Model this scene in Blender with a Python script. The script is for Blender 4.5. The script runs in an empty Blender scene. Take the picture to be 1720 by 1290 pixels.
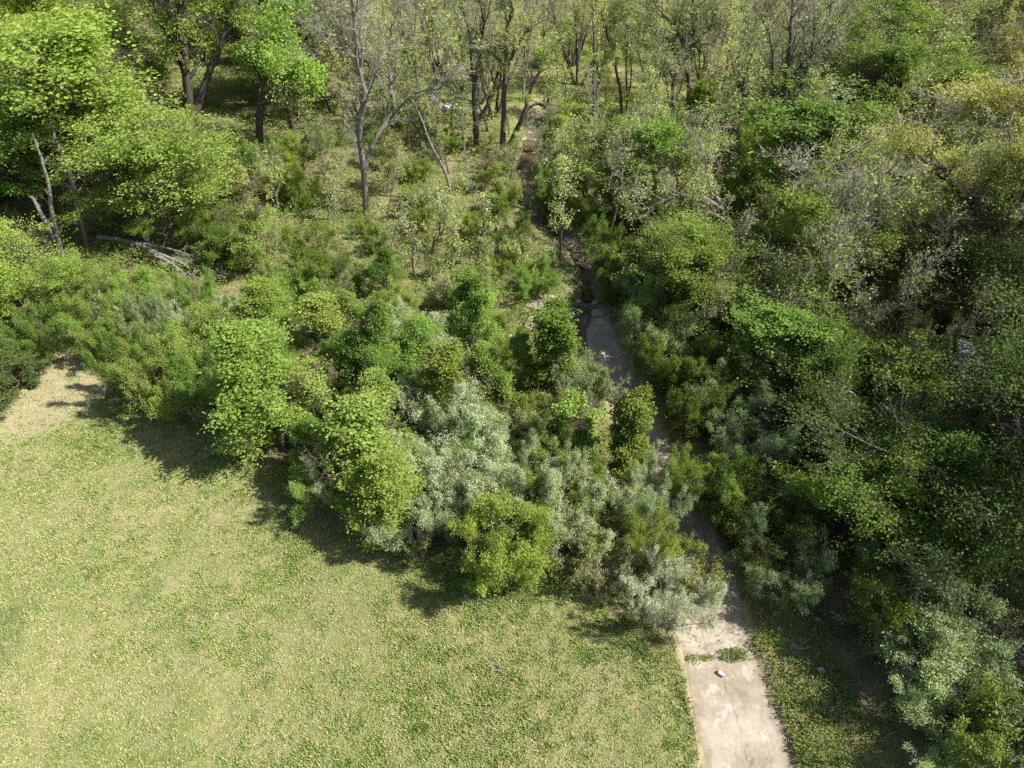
import bpy, math, random
import numpy as np

C = bpy.context.scene.collection
SC = bpy.context.scene
R = math.radians
rs = np.random.RandomState

# ------------------------------------------------------------------ camera
CAM_H, PITCH, FPX = 25.0, R(42), 1190.0
cam = bpy.data.cameras.new('camera'); camo = bpy.data.objects.new('camera', cam); C.objects.link(camo)
camo.location = (0, 0, CAM_H); camo.rotation_euler = (math.pi/2 - PITCH, 0, 0)
cam.sensor_width = 36.0; cam.lens = 36.0*FPX/1720.0
cam.clip_end = 2000; cam.clip_start = 0.1
SC.camera = camo

# ------------------------------------------------------------------ light
SUN_EL, SUN_AZ = R(47), R(-9)          # azimuth measured from +x towards +y
sdir = np.array([math.cos(SUN_EL)*math.cos(SUN_AZ), math.cos(SUN_EL)*math.sin(SUN_AZ), math.sin(SUN_EL)])
w = bpy.data.worlds.new("World"); SC.world = w; w.use_nodes = True
nt = w.node_tree; bg = nt.nodes['Background']
sky = nt.nodes.new('ShaderNodeTexSky'); sky.sky_type = 'NISHITA'; sky.sun_disc = False
sky.sun_elevation = SUN_EL; sky.sun_rotation = math.pi/2 - SUN_AZ
sky.air_density = 1.0; sky.dust_density = 1.6; sky.ozone_density = 0.7
nt.links.new(sky.outputs[0], bg.inputs[0]); bg.inputs[1].default_value = 0.075
sl = bpy.data.lights.new('sun', 'SUN'); so = bpy.data.objects.new('sun', sl); C.objects.link(so)
sl.energy = 5.0; sl.angle = R(0.53); sl.color = (1.0, 0.95, 0.87)
from mathutils import Vector
so.rotation_euler = Vector(sdir).to_track_quat('Z', 'Y').to_euler()
so.location = (40, 0, 60)
SC.view_settings.view_transform = 'Standard'; SC.view_settings.look = 'None'
SC.view_settings.exposure = 0.76; SC.view_settings.gamma = 1.0
SC.cycles.max_bounces = 6; SC.cycles.transparent_max_bounces = 4
SC.cycles.use_denoising = False
SC.render.film_transparent = False
SC.cycles.filter_width = 1.5

# ------------------------------------------------------------------ pixel rays
cp, sp = math.cos(PITCH), math.sin(PITCH)
def ray(u, v):
    a, b = (u-860)/FPX, (645-v)/FPX
    return np.array([a, cp + b*sp, -sp + b*cp])
def at(u, v, z=0.0):
    d = ray(u, v); t = (z-CAM_H)/d[2]
    return np.array([0, 0, CAM_H]) + d*t
def at_y(u, v, y):                       # the point on the upright plane at depth y
    d = ray(u, v); t = y/d[1]
    return np.array([0, 0, CAM_H]) + d*t
def to_px(p):
    q = np.asarray(p, float) - np.array([0, 0, CAM_H])
    dep = q[..., 1]*cp - q[..., 2]*sp; up = q[..., 1]*sp + q[..., 2]*cp
    return 860 + FPX*q[..., 0]/dep, 645 - FPX*up/dep

# ------------------------------------------------------------------ noise / masks
def vnoise(x, y, seed=0):
    x = np.asarray(x, float); y = np.asarray(y, float)
    xi = np.floor(x).astype(np.int64); yi = np.floor(y).astype(np.int64); xf = x-xi; yf = y-yi
    def h(a, b):
        n = (a*374761393 + b*668265263 + seed*974711) & 0x7fffffff
        n = ((n ^ (n >> 13))*1274126177) & 0x7fffffff
        return ((n ^ (n >> 16)) & 0xffff)/65535.0
    u = xf*xf*(3-2*xf); v = yf*yf*(3-2*yf)
    return (h(xi, yi)*(1-u)+h(xi+1, yi)*u)*(1-v) + (h(xi, yi+1)*(1-u)+h(xi+1, yi+1)*u)*v
def fbm(x, y, seed=0, o=4):
    s = 0; a = .5; t = 0
    for i in range(o):
        s = s + a*vnoise(x*2**i, y*2**i, seed+i); t += a; a *= .5
    return s/t
def poly_dist(px, py, poly):             # signed distance, positive inside
    px = np.asarray(px, float); py = np.asarray(py, float)
    P = np.array(poly); Q = np.roll(P, -1, 0)
    d = np.full(px.shape, 1e9); ins = np.zeros(px.shape, bool)
    for (ax, ay), (bx, by) in zip(P, Q):
        ex, ey = bx-ax, by-ay
        t = np.clip(((px-ax)*ex+(py-ay)*ey)/(ex*ex+ey*ey+1e-9), 0, 1)
        d = np.minimum(d, np.hypot(px-ax-t*ex, py-ay-t*ey))
        c = ((ay > py) != (by > py)) & (px < (bx-ax)*(py-ay)/((by-ay) if by != ay else 1e-9)+ax)
        ins ^= c
    return np.where(ins, d, -d)
def line_dist(px, py, line):             # distance and parameter along a polyline
    px = np.asarray(px, float); py = np.asarray(py, float)
    d = np.full(px.shape, 1e9); s = np.zeros(px.shape); acc = 0
    for (ax, ay), (bx, by) in zip(line[:-1], line[1:]):
        ex, ey = bx-ax, by-ay; L = math.hypot(ex, ey)
        t = np.clip(((px-ax)*ex+(py-ay)*ey)/(L*L), 0, 1)
        q = np.hypot(px-ax-t*ex, py-ay-t*ey)
        m = q < d
        d = np.where(m, q, d); s = np.where(m, acc+t*L, s); acc += L
    return d, s

def smooth(P, n=6):                      # Catmull-Rom through control points
    P = np.array(P, float); out = []
    E = np.vstack([2*P[0]-P[1], P, 2*P[-1]-P[-2]])
    for i in range(1, len(E)-2):
        for k in range(n):
            t = k/n; a, b, c, d = E[i-1], E[i], E[i+1], E[i+2]
            out.append(.5*((2*b)+(-a+c)*t+(2*a-5*b+4*c-d)*t*t+(-a+3*b-3*c+d)*t**3))
    out.append(P[-1]); return np.array(out)

LAWN_PX = [(-900, 900), (-300, 760), (-60, 690), (60, 622), (122, 600), (168, 622), (200, 662), (240, 688), (310, 712), (380, 760), (440, 800), (505, 850),
           (570, 885), (640, 905), (700, 930), (760, 970), (830, 990), (900, 982), (965, 992), (1020, 1028), (1060, 1080),
           (1110, 1112), (1140, 1130), (1160, 1180), (1176, 1240), (1184, 1300), (1190, 1500), (1180, 1900), (-1500, 1900)]
LAWN = [tuple(at(u, v)[:2]) for u, v in LAWN_PX]
DIRT = [tuple(at(u, v)[:2]) for u, v in [(-400, 800), (0, 640), (60, 600), (125, 575), (185, 612), (175, 680), (90, 720), (0, 765), (-400, 900)]]
CH_Z = -0.34
# centre line of the concrete channel: pixel, width in metres
CH = [(1262, 1700, 3.2), (1258, 1400, 3.2), (1255, 1290, 3.1), (1235, 1200, 2.95), (1212, 1120, 2.85), (1195, 1060, 2.75), (1190, 1000, 2.6), (1168, 920, 2.5), (1140, 850, 2.4),
      (1108, 790, 2.35), (1078, 730, 2.15), (1054, 680, 2.05), (1040, 640, 1.95), (1022, 600, 1.95), (1002, 560, 2.2), (992, 535, 2.4), (990, 520, 2.4)]
chc = smooth([at(u, v, CH_Z)[:2] for u, v, _ in CH], 6)
chw = np.interp(np.linspace(0, len(CH)-1, len(chc)), np.arange(len(CH)), [c[2] for c in CH])
CR = [(990, 520, 1.9), (988, 490, 1.5), (978, 455, 1.5), (962, 420, 1.7), (935, 392, 1.5), (905, 360, 1.2), (885, 325, 1.2), (880, 290, 1.9), (888, 258, 2.2), (892, 235, 2.0), (900, 205, 1.6), (930, 180, 1.5)]
CR_Z = -0.62
crc = smooth([at(u, v, CR_Z)[:2] for u, v, _ in CR], 5)
crw = .72*np.interp(np.linspace(0, len(CR)-1, len(crc)), np.arange(len(CR)), [c[2] for c in CR])
CLEAR = [tuple(at(u, v)[:2]) for u, v in [(560, 25), (640, 110), (700, 190), (800, 215), (880, 225), (960, 215), (1060, 205), (1180, 190), (1260, 120), (1300, 25), (1280, 5), (560, 5)]]

def chan_profile(x, y):
    d, s = line_dist(x, y, chc)
    L = np.concatenate([[0], np.cumsum(np.hypot(*np.diff(chc, axis=0).T))])
    w_ = np.interp(s, L, chw)
    return d, w_, s
def creek_profile(x, y):
    d, s = line_dist(x, y, crc)
    L = np.concatenate([[0], np.cumsum(np.hypot(*np.diff(crc, axis=0).T))])
    return d, np.interp(s, L, crw), s
def sstep(a, b, x):
    t = np.clip((x-a)/(b-a), 0, 1); return t*t*(3-2*t)
def height(x, y):
    x = np.asarray(x, float); y = np.asarray(y, float)
    z = (fbm(x*.11, y*.11, 5, 3)-.5)*.5 + (fbm(x*.7, y*.7, 9, 3)-.5)*.16
    z = z + .9*sstep(6, 30, np.abs(x - 2))*sstep(28, 60, y)*(fbm(x*.05, y*.05, 31, 2))
    d, w_, s = chan_profile(x, y)
    edge = w_/2 - .2 + (fbm(x*1.5, y*1.5, 55, 3)-.5)*.6
    lip = CH_Z-.16 + 1.3*np.clip(d-edge, 0, .24)
    z = np.where(d < w_/2 + 1.6, lip + (z-(CH_Z+.15))*sstep(.05, 1.5, d-w_/2), z)
    d, w_, s = creek_profile(x, y)
    k = sstep(0, 1.3, d - w_/2)
    n = (fbm(x*2.2, y*2.2, 3, 3)-.5)*.22
    zc = (CR_Z - .06 + n) + (np.clip(d/(w_/2), 0, 1)**2)*.12
    z = np.where(d < w_/2+1.4, zc*(1-k)+z*k, z)
    return z

# ------------------------------------------------------------------ materials
def nodes(name):
    m = bpy.data.materials.new(name); m.use_nodes = True
    t = m.node_tree; b = t.nodes['Principled BSDF']
    return m, t, b
def N(t, k, **kw):
    n = t.nodes.new(k)
    for a, v in kw.items(): setattr(n, a, v)
    return n
def noise(t, scale, detail=4, rough=.55, coord=None):
    n = N(t, 'ShaderNodeTexNoise'); n.inputs['Scale'].default_value = scale; n.inputs['Detail'].default_value = detail
    n.inputs['Roughness'].default_value = rough
    if coord is not None: t.links.new(coord, n.inputs['Vector'])
    return n.outputs['Fac']
def ramp(t, fac, stops):
    r = N(t, 'ShaderNodeValToRGB'); e = r.color_ramp.elements
    while len(e) < len(stops): e.new(.5)
    for q, (p, c) in zip(e, stops):
        q.position = p; q.color = (*c, 1) if len(c) == 3 else c
    t.links.new(fac, r.inputs[0]); return r.outputs[0]
def mixc(t, f, a, b, mode='MIX'):
    n = N(t, 'ShaderNodeMix', data_type='RGBA', blend_type=mode)
    for s, v in ((0, f), (6, a), (7, b)):
        if hasattr(v, 'is_linked') or isinstance(v, bpy.types.NodeSocket): t.links.new(v, n.inputs[s])
        elif s == 0: n.inputs[0].default_value = v
        else: n.inputs[s].default_value = (*v, 1)
    return n.outputs[2]
def math_(t, op, a, b=0.0):
    n = N(t, 'ShaderNodeMath', operation=op)
    for i, v in enumerate((a, b)):
        if isinstance(v, bpy.types.NodeSocket): t.links.new(v, n.inputs[i])
        else: n.inputs[i].default_value = v
    return n.outputs[0]
def maprange(t, v, a, b, c=0., d=1.):
    n = N(t, 'ShaderNodeMapRange'); t.links.new(v, n.inputs[0])
    for i, q in enumerate((a, b, c, d)): n.inputs[i+1].default_value = q
    return n.outputs[0]
def attr(t, name):
    n = N(t, 'ShaderNodeAttribute'); n.attribute_name = name; return n.outputs['Fac']
def bump(t, b, h, strength=.5, dist=.05):
    n = N(t, 'ShaderNodeBump'); n.inputs['Strength'].default_value = strength; n.inputs['Distance'].default_value = dist
    t.links.new(h, n.inputs['Height']); t.links.new(n.outputs[0], b.inputs['Normal'])

def leaf_mat(name, ca, cb, trans=.34, var=.25, rough=.5, cc=None):
    m, t, b = nodes(name)
    col = mixc(t, attr(t, 'rnd'), ca, cb)
    oi = N(t, 'ShaderNodeObjectInfo')
    if cc is not None:                    # a third hue that some plants lean to
        col = mixc(t, maprange(t, oi.outputs['Random'], 0, 1, 0, .7), col, cc)
    gp = N(t, 'ShaderNodeNewGeometry').outputs['Position']
    drift = maprange(t, noise(t, .9, 3, .6, gp), .42, .66, 0, .55)
    col = mixc(t, drift, col, tuple(c*k for c, k in zip(cb, (1.06, 1.08, .9) if cb[2] < .3 else (.9, .98, .88))))
    hs = N(t, 'ShaderNodeHueSaturation')
    t.links.new(col, hs.inputs['Color'])
    t.links.new(maprange(t, oi.outputs['Random'], 0, 1, 1-var, 1+var), hs.inputs['Value'])
    r2 = math_(t, 'FRACT', math_(t, 'MULTIPLY', oi.outputs['Random'], 17.3))
    t.links.new(maprange(t, r2, 0, 1, .485, .512), hs.inputs['Hue'])
    t.links.new(hs.outputs[0], b.inputs['Base Color'])
    b.inputs['Roughness'].default_value = rough+.1; b.inputs['Specular IOR Level'].default_value = .18
    tr = N(t, 'ShaderNodeBsdfTranslucent')
    tc = mixc(t, 1.0, hs.outputs[0], (1.25, 1.2, .55), 'MULTIPLY')
    t.links.new(tc, tr.inputs['Color'])
    mx = N(t, 'ShaderNodeMixShader'); mx.inputs[0].default_value = trans
    t.links.new(b.outputs[0], mx.inputs[1]); t.links.new(tr.outputs[0], mx.inputs[2])
    t.links.new(mx.outputs[0], t.nodes['Material Output'].inputs['Surface'])
    return m
def bark_mat(name, ca, cb, scale=6):
    m, t, b = nodes(name)
    g = N(t, 'ShaderNodeNewGeometry')
    n1 = noise(t, scale, 6, .65, g.outputs['Position']); 
    col = ramp(t, n1, [(.3, ca), (.7, cb)])
    t.links.new(col, b.inputs['Base Color']); b.inputs['Roughness'].default_value = .9
    bump(t, b, n1, .6, .03)
    return m

M = {}
M['bark'] = bark_mat('dark_bark', (.045, .036, .03), (.16, .135, .115))
M['bark_grey'] = bark_mat('grey_bark', (.11, .095, .082), (.32, .285, .25))
M['twig'] = bark_mat('pale_grey_twigs', (.20, .175, .145), (.44, .40, .345))  # fine twigs have a paler bark than the trunks
M['bark_pale'] = bark_mat('weathered_wood', (.13, .115, .10), (.36, .335, .30))
M['bark_brown'] = bark_mat('brown_stems', (.07, .05, .035), (.20, .15, .11))
#                      darker leaf tone            lighter leaf tone
M['fresh'] = leaf_mat('fresh_leaves', (.19, .30, .045), (.40, .54, .13), .44, .14)
M['yellow'] = leaf_mat('yellow_green_leaves', (.19, .28, .05), (.38, .48, .13), .42, .12)
M['green'] = leaf_mat('green_leaves', (.13, .235, .035), (.31, .45, .11), .42, .2)
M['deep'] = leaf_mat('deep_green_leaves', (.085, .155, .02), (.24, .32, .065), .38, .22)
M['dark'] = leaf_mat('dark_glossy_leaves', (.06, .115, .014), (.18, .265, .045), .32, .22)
M['shade'] = leaf_mat('shade_darkened_leaves', (.05, .10, .016), (.14, .215, .04), .30, .2)  # dark green deepened further: shade of the right wood put into the leaf colour
M['silver'] = leaf_mat('silvery_leaves', (.31, .39, .19), (.61, .69, .43), .28, .10, .55)
M['pale'] = leaf_mat('white_felt_leaves', (.44, .50, .33), (.72, .77, .57), .2, .04, .5)
M['sage'] = leaf_mat('sage_leaves', (.16, .25, .09), (.40, .51, .24), .28, .18)
M['olive'] = leaf_mat('olive_bud_leaves', (.27, .30, .07), (.54, .54, .19), .40, .12)
M['bud'] = leaf_mat('opening_bud_leaves', (.27, .34, .08), (.54, .62, .22), .40, .18)
M['cedar'] = leaf_mat('cedar_sprays', (.05, .09, .025), (.12, .18, .05), .15, .15)
M['weed'] = leaf_mat('weed_leaves', (.13, .22, .05), (.34, .46, .13), .36, .1)
M['drybrush'] = leaf_mat('dry_leaves', (.20, .13, .08), (.38, .29, .19), .15, .15)

# ------------------------------------------------------------------ mesh helpers
def mk_mesh(name, V, faces_list, mats, matidx_list=None, rnd=None, smooth_sh=False, vattr=None):
    """faces_list: list of int arrays (n,k)"""
    me = bpy.data.meshes.new(name)
    V = np.ascontiguousarray(V, np.float32)
    me.vertices.add(len(V)); me.vertices.foreach_set('co', V.ravel())
    faces_list = [np.asarray(f, np.int32) for f in faces_list]
    tot = np.concatenate([np.full(len(f), f.shape[1], np.int32) for f in faces_list if len(f)])
    li = np.concatenate([f.ravel() for f in faces_list if len(f)])
    me.loops.add(len(li)); me.loops.foreach_set('vertex_index', li)
    me.polygons.add(len(tot))
    st = np.concatenate([[0], np.cumsum(tot)[:-1]]).astype(np.int32)
    me.polygons.foreach_set('loop_start', st)
    if matidx_list is not None:
        mi = np.concatenate([np.full(len(f), k, np.int32) for f, k in zip(faces_list, matidx_list) if len(f)])
    else: mi = np.zeros(len(tot), np.int32)
    for m in mats: me.materials.append(m)
    me.update(calc_edges=True)
    me.polygons.foreach_set('material_index', mi)
    me.polygons.foreach_set('use_smooth', np.full(len(tot), smooth_sh))
    if rnd is not None:
        a = me.attributes.new('rnd', 'FLOAT', 'FACE')
        full = np.zeros(len(tot), np.float32); full[len(tot)-len(rnd):] = rnd
        a.data.foreach_set('value', full)
    if vattr:
        for k, v in vattr.items():
            a = me.attributes.new(k, 'FLOAT', 'POINT'); a.data.foreach_set('value', np.asarray(v, np.float32))
    return me
def unit(a):
    return a/(np.linalg.norm(a, axis=-1, keepdims=True)+1e-9)
def tube_path(pts, rad, s=6):
    pts = np.asarray(pts, float); rad = np.asarray(rad, float); k = len(pts)
    T = unit(np.gradient(pts, axis=0))
    ref = np.array([1., 0, 0]) if abs(T[:, 0]).mean() < .7 else np.array([0, 1., 0])
    A = unit(np.cross(T, ref)); B = np.cross(T, A)
    an = np.arange(s)*2*math.pi/s
    V = pts[:, None] + rad[:, None, None]*(A[:, None]*np.cos(an)[None, :, None] + B[:, None]*np.sin(an)[None, :, None])
    V = V.reshape(-1, 3); i = np.arange(k-1)[:, None]*s; j = np.arange(s)[None]
    a = i+j; b = i+(j+1) % s
    F = np.stack([a, b, b+s, a+s], -1).reshape(-1, 4)
    return V, F
def prisms(P0, P1, r0, r1, s=3):
    n = len(P0)
    if n == 0: return np.zeros((0, 3)), np.zeros((0, 4), int)
    T = unit(P1-P0); ref = np.where(np.abs(T[:, 2:3]) < .8, np.array([[0, 0, 1.]]), np.array([[1., 0, 0]]))
    A = unit(np.cross(T, ref)); B = np.cross(T, A)
    an = np.arange(s)*2*math.pi/s
    ring = A[:, None]*np.cos(an)[None, :, None] + B[:, None]*np.sin(an)[None, :, None]
    V = np.concatenate([P0[:, None]+ring*np.reshape(r0*np.ones(n), (-1, 1, 1)), P1[:, None]+ring*np.reshape(r1*np.ones(n), (-1, 1, 1))], 1).reshape(-1, 3)
    i = np.arange(n)[:, None]*2*s; j = np.arange(s)[None]
    F = np.stack([i+j, i+(j+1) % s, i+(j+1) % s+s, i+j+s], -1).reshape(-1, 4)
    return V, F
def join(parts):
    V = []; F = []; o = 0
    for v, f in parts:
        if len(v) == 0: continue
        V.append(v); F.append(np.asarray(f)+o); o += len(v)
    if not V: return np.zeros((0, 3)), np.zeros((0, 4), int)
    return np.concatenate(V), np.concatenate(F)
def batch_kids(rng, P0, P1, n, ang, ratio, trop=0., tmin=.15, lmin=.0):
    n0 = len(P0)
    P0 = np.repeat(P0, n, 0); P1 = np.repeat(P1, n, 0); D = P1-P0
    L = np.linalg.norm(D, axis=1, keepdims=True); T = D/(L+1e-9)
    t = tmin+(1-tmin)*rng.rand(len(P0), 1)
    rnd = rng.normal(size=(len(P0), 3)); perp = unit(rnd - T*(rnd*T).sum(1, keepdims=True))
    a = ang*(.6+.8*rng.rand(len(P0), 1))
    d = unit(T*np.cos(a)+perp*np.sin(a)+np.array([[0, 0, trop]]))
    l = np.maximum(L*ratio*(.55+.8*rng.rand(len(P0), 1)), lmin)
    Q0 = P0+D*t
    return Q0, Q0+d*l
def leaves(rng, P, D, l, wd, upb=.7, droop=.25, jit=.55):
    """diamond leaves at P pointing roughly along D, facing roughly up"""
    n = len(P)
    d = unit(D+rng.normal(0, jit, (n, 3))+np.array([[0, 0, -droop]]))
    nn = rng.normal(0, .6, (n, 3))+np.array([[0, 0, upb]])
    s = unit(np.cross(d, nn)); up = np.cross(s, d)
    L = (l*(.65+.7*rng.rand(n)))[:, None]; W = L*(wd/l)*.5
    a = P; b = P+d*L*.45+s*W+up*W*.25; c = P+d*L; e = P+d*L*.45-s*W+up*W*.25
    V = np.stack([a, b, c, e], 1).reshape(-1, 3)
    F = np.arange(n*4).reshape(-1, 4)
    return V, F

def shape_fn(kind, t):
    if kind == 'round': return .55+.75*math.sin(math.pi*min(1, .18+.82*t)) if t < .999 else .5
    if kind == 'cone': return (1.35-1.22*t)*(.55+.45*min(1, t*5))
    if kind == 'column': return .9-.35*t
    if kind == 'flat': return .6+.6*t
    if kind == 'vase': return .75+.45*t
    return 1.0

def grow_limb(rng, p, d, L, r, nseg, wob, trop, taper=.3):
    pts = [p]; dd = unit(d)
    rad = [r]
    for i in range(nseg):
        dd = unit(dd+rng.normal(0, wob, 3)+np.array([0, 0, trop]))
        p = p+dd*L/nseg; pts.append(p); rad.append(r*(1-(i+1)/nseg*(1-taper)))
    return np.array(pts), np.array(rad)

def build_plant(sp, seed, paths=None):
    """returns (wood mesh, crown mesh); everything relative to the plant's base"""
    rng = rs(seed)
    wood = []; seg0 = []; seg1 = []; segr = []
    H = sp['H']
    if paths is None:
        paths = []
        ns = sp.get('stems', 1)
        for i in range(ns):
            az = 2*math.pi*(i+rng.rand()*.7)/ns + seed
            sprd = sp.get('lean', .08)*(1 if ns > 1 else rng.rand()) * (.35+.9*rng.rand())
            b = np.array([math.cos(az), math.sin(az), 0])*sp.get('base', .0)*(.3+rng.rand())
            d = np.array([math.cos(az)*sprd, math.sin(az)*sprd, 1.])
            hh = H*(1 if ns == 1 else .7+.35*rng.rand())
            pts, rad = grow_limb(rng, b+np.array([0, 0, -.25]), d, hh+.25, sp['r']*(1 if ns == 1 else .7+.5*rng.rand()), sp.get('nseg', 7), sp.get('wob', .07), sp.get('trop', .05), .18)
            paths.append((pts, rad))
        auto = True
    subs = []
    for pi, (pts, rad) in enumerate(paths):
        wood.append(tube_path(pts, rad, sp.get('sides', 7)))
        L = np.concatenate([[0], np.cumsum(np.linalg.norm(np.diff(pts, axis=0), axis=1))]); T = L[-1]
        n1 = sp['n1'] if not isinstance(sp['n1'], list) else sp['n1'][min(pi, len(sp['n1'])-1)]
        t0 = sp.get('t0', .3)
        if isinstance(t0, list): t0 = t0[min(pi, len(t0)-1)]
        ph = rng.rand()*6.28
        for k in range(n1):
            t = t0+(1-t0)*(k+rng.rand())/n1; t = min(t, .985)
            q = np.array([np.interp(t*T, L, pts[:, c]) for c in range(3)]); rr = np.interp(t*T, L, rad)
            i = min(np.searchsorted(L, t*T), len(pts)-1); tv = unit(pts[i]-pts[i-1])
            az = ph+k*2.4+rng.normal(0, .35)
            u = unit(np.cross(tv, [0.1, 1, 0.05])); v = np.cross(tv, u)
            a = sp['ang1']*(.75+.5*rng.rand())*(1.12-.45*t)
            d = tv*math.cos(a)+(u*math.cos(az)+v*math.sin(az))*math.sin(a)
            tt = (t-t0)/(1-t0+1e-6)
            l = sp['len1']*shape_fn(sp.get('shape', 'round'), tt)*((.5+.95*rng.rand()**1.3) if sp.get('shape') != 'cone' else .5+.85*rng.rand()*min(1., .5+2*tt))
            p1, r1 = grow_limb(rng, q, d, l, max(rr*.55, .012), sp.get('nseg1', 5), sp.get('wob1', .13), sp.get('trop1', .06), .2)
            wood.append(tube_path(p1, r1, 5 if rr > .04 else 4)); subs.append((p1, r1, l))
        subs.append((pts[-3:], rad[-3:], np.linalg.norm(pts[-1]-pts[-3])))
    S0 = []; S1 = []; SR = []
    for p1, r1, l in subs:
        n2 = sp['n2']
        Tt = len(p1)-1
        for k in range(n2):
            t = sp.get('tb', .12)+(.98-sp.get('tb', .12))*(k+rng.rand())/n2; f = t*Tt; i = min(int(f), Tt-1); q = p1[i]+(p1[i+1]-p1[i])*(f-i)
            tv = unit(p1[i+1]-p1[i]); rnd = rng.normal(size=3); perp = unit(rnd-tv*(rnd@tv))
            a = sp.get('ang2', .9)*(.7+.6*rng.rand())
            d = unit(tv*math.cos(a)+perp*math.sin(a)+np.array([0, 0, sp.get('trop2', .1)]))
            ll = max(l*sp.get('len2', .42)*(1.15-.5*t)*(.7+.6*rng.rand()), .12)
            m = q+d*ll*.5; d2 = unit(d+rng.normal(0, .18, 3)+np.array([0, 0, sp.get('trop2', .1)])); e = m+d2*ll*.5
            r = max(r1[i]*.5, sp.get('rmin', .009))
            S0 += [q, m]; S1 += [m, e]; SR += [(r, r*.75), (r*.75, r*.45)]
        S0.append(p1[-2]); S1.append(p1[-1]); SR.append((r1[-2], r1[-1]*.6))
    S0 = np.array(S0); S1 = np.array(S1); SR = np.array(SR)
    v2 = prisms(S0, S1, SR[:, 0], SR[:, 1], 4 if sp.get('fine') else 3)
    wood.append(v2)
    # twigs
    rt = sp.get('rt', .006)
    Q0, Q1 = batch_kids(rng, S0, S1, sp['n3'], sp.get('ang3', .8), sp.get('len3', .9), sp.get('trop3', .1), lmin=sp.get('lmin', .12))
    tw = [prisms(Q0, Q1, rt, rt*.45)] if sp.get('twigs', True) else []
    if sp.get('n4', 0):
        X0, X1 = batch_kids(rng, Q0, Q1, sp['n4'], .7, .7, sp.get('trop3', .1))
        if sp.get('twigs', True): tw.append(prisms(X0, X1, rt*.7, rt*.3))
        Q0 = np.concatenate([Q0, X0]); Q1 = np.concatenate([Q1, X1])
    # leaves
    nl = sp.get('nl', 6); parts = []
    if nl > 0:
        if nl < 1:
            sel = rng.rand(len(Q0)) < nl; P0, P1, n_ = Q0[sel], Q1[sel], 1
        else: P0, P1, n_ = Q0, Q1, int(nl)
        # some twig ends bare, so the crown opens into clumps
        keep = vnoise(P0[:, 0]*sp.get('clump', 1.2)+P0[:, 2]*.7+50, P0[:, 1]*sp.get('clump', 1.2)+P0[:, 2]*.9+50, seed) > sp.get('gap', .22)
        P0, P1 = P0[keep], P1[keep]
        P0 = np.repeat(P0, n_, 0); P1 = np.repeat(P1, n_, 0)
        t = .15+.95*rng.rand(len(P0), 1)
        pos = P0+(P1-P0)*t+rng.normal(0, sp.get('spread', .05), (len(P0), 3))
        pos[:, 2] = np.maximum(pos[:, 2], .03)
        D = unit(P1-P0)*.7+unit(pos*np.array([[1, 1, 0.0]]))*.3
        lv, lf = leaves(rng, pos, D, sp['leaf'][0], sp['leaf'][1], sp.get('upb', .42), sp.get('droop', .25), sp.get('jit', .75))
        rr = np.clip(.5*vnoise(pos[:, 0]*1.7+9, pos[:, 1]*1.7+pos[:, 2]*1.3+9, seed+3)+.5*rng.rand(len(pos))+rng.normal(0, .1, len(pos)), 0, 1)
    else: lv, lf, rr = np.zeros((0, 3)), np.zeros((0, 4), int), np.zeros(0)
    wm, lm = M[sp['bark']], M[sp['mat']]; twm = M[sp.get('twig', sp['bark'])]
    if nl == 0: wood += tw; tw = []
    WV, WF = join(wood)
    wme = mk_mesh('trunk', WV, [WF], [wm], smooth_sh=True)
    TV, TF = join(tw)
    if len(TV)+len(lv):
        V = np.concatenate([TV, lv]) if len(TV) else lv
        cme = mk_mesh('crown', V, [TF, lf+len(TV)], [twm, lm], [0, 1], rnd=rr)
    else: cme = None
    return wme, cme

THINGS = []            # (root, px, py, descr, custom label flag)
def put_obj(name, me, parent=None, loc=(0, 0, 0)):
    o = bpy.data.objects.new(name, me); C.objects.link(o)
    if parent is not None: o.parent = parent
    o.location = loc; return o
def empty(name, loc, label, cat, group=None, rz=0., s=1.):
    o = bpy.data.objects.new(name, None); C.objects.link(o); o.empty_display_size = .3
    o.location = loc; o.rotation_euler = (0, 0, rz); o.scale = (s, s, s) if not isinstance(s, tuple) else s
    if label: o['label'] = label
    o['category'] = cat
    if group: o['group'] = group
    return o

# ================================================================== GROUND
def axis_pts():
    xs = np.concatenate([-np.geomspace(600, 34, 40), np.arange(-33, 33.01, .33), np.geomspace(34, 600, 40)])
    ys = np.concatenate([[-60, -30, -12, -4], np.arange(0, 50, .33), np.arange(50, 80, .7), np.geomspace(81, 900, 60)])
    return xs, ys
xs, ys = axis_pts()
X, Y = np.meshgrid(xs, ys); nx, ny = len(xs), len(ys)
far = sstep(80, 120, Y)
Z = height(X, Y) * (1-sstep(100, 200, np.hypot(X, Y-30)))
GV = np.stack([X.ravel(), Y.ravel(), Z.ravel()], 1)
idx = np.arange(nx*ny).reshape(ny, nx)
GF = np.stack([idx[:-1, :-1], idx[:-1, 1:], idx[1:, 1:], idx[1:, :-1]], -1).reshape(-1, 4)
lawn_d = poly_dist(GV[:, 0], GV[:, 1], LAWN)
wob = (fbm(GV[:, 0]*.9, GV[:, 1]*.9, 77, 3)-.5)*1.6
a_lawn = sstep(-.5, .5, lawn_d+wob)
dd_, dw_, _ = chan_profile(GV[:, 0], GV[:, 1])
a_dirt = np.maximum(sstep(-.8, .8, poly_dist(GV[:, 0], GV[:, 1], DIRT)+wob*1.2),
                    (1-sstep(-.1, .55, dd_-dw_/2+wob*.45))*.7)
cd_, cw_, _ = creek_profile(GV[:, 0], GV[:, 1])
a_creek = 1-sstep(-.1, .9, cd_-cw_/2+wob*.4)
a_clear = sstep(-2, 3, poly_dist(GV[:, 0], GV[:, 1], CLEAR)+wob*2)
fc = GV[GF].mean(1)
is_lawn = poly_dist(fc[:, 0], fc[:, 1], LAWN) > 0

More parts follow.
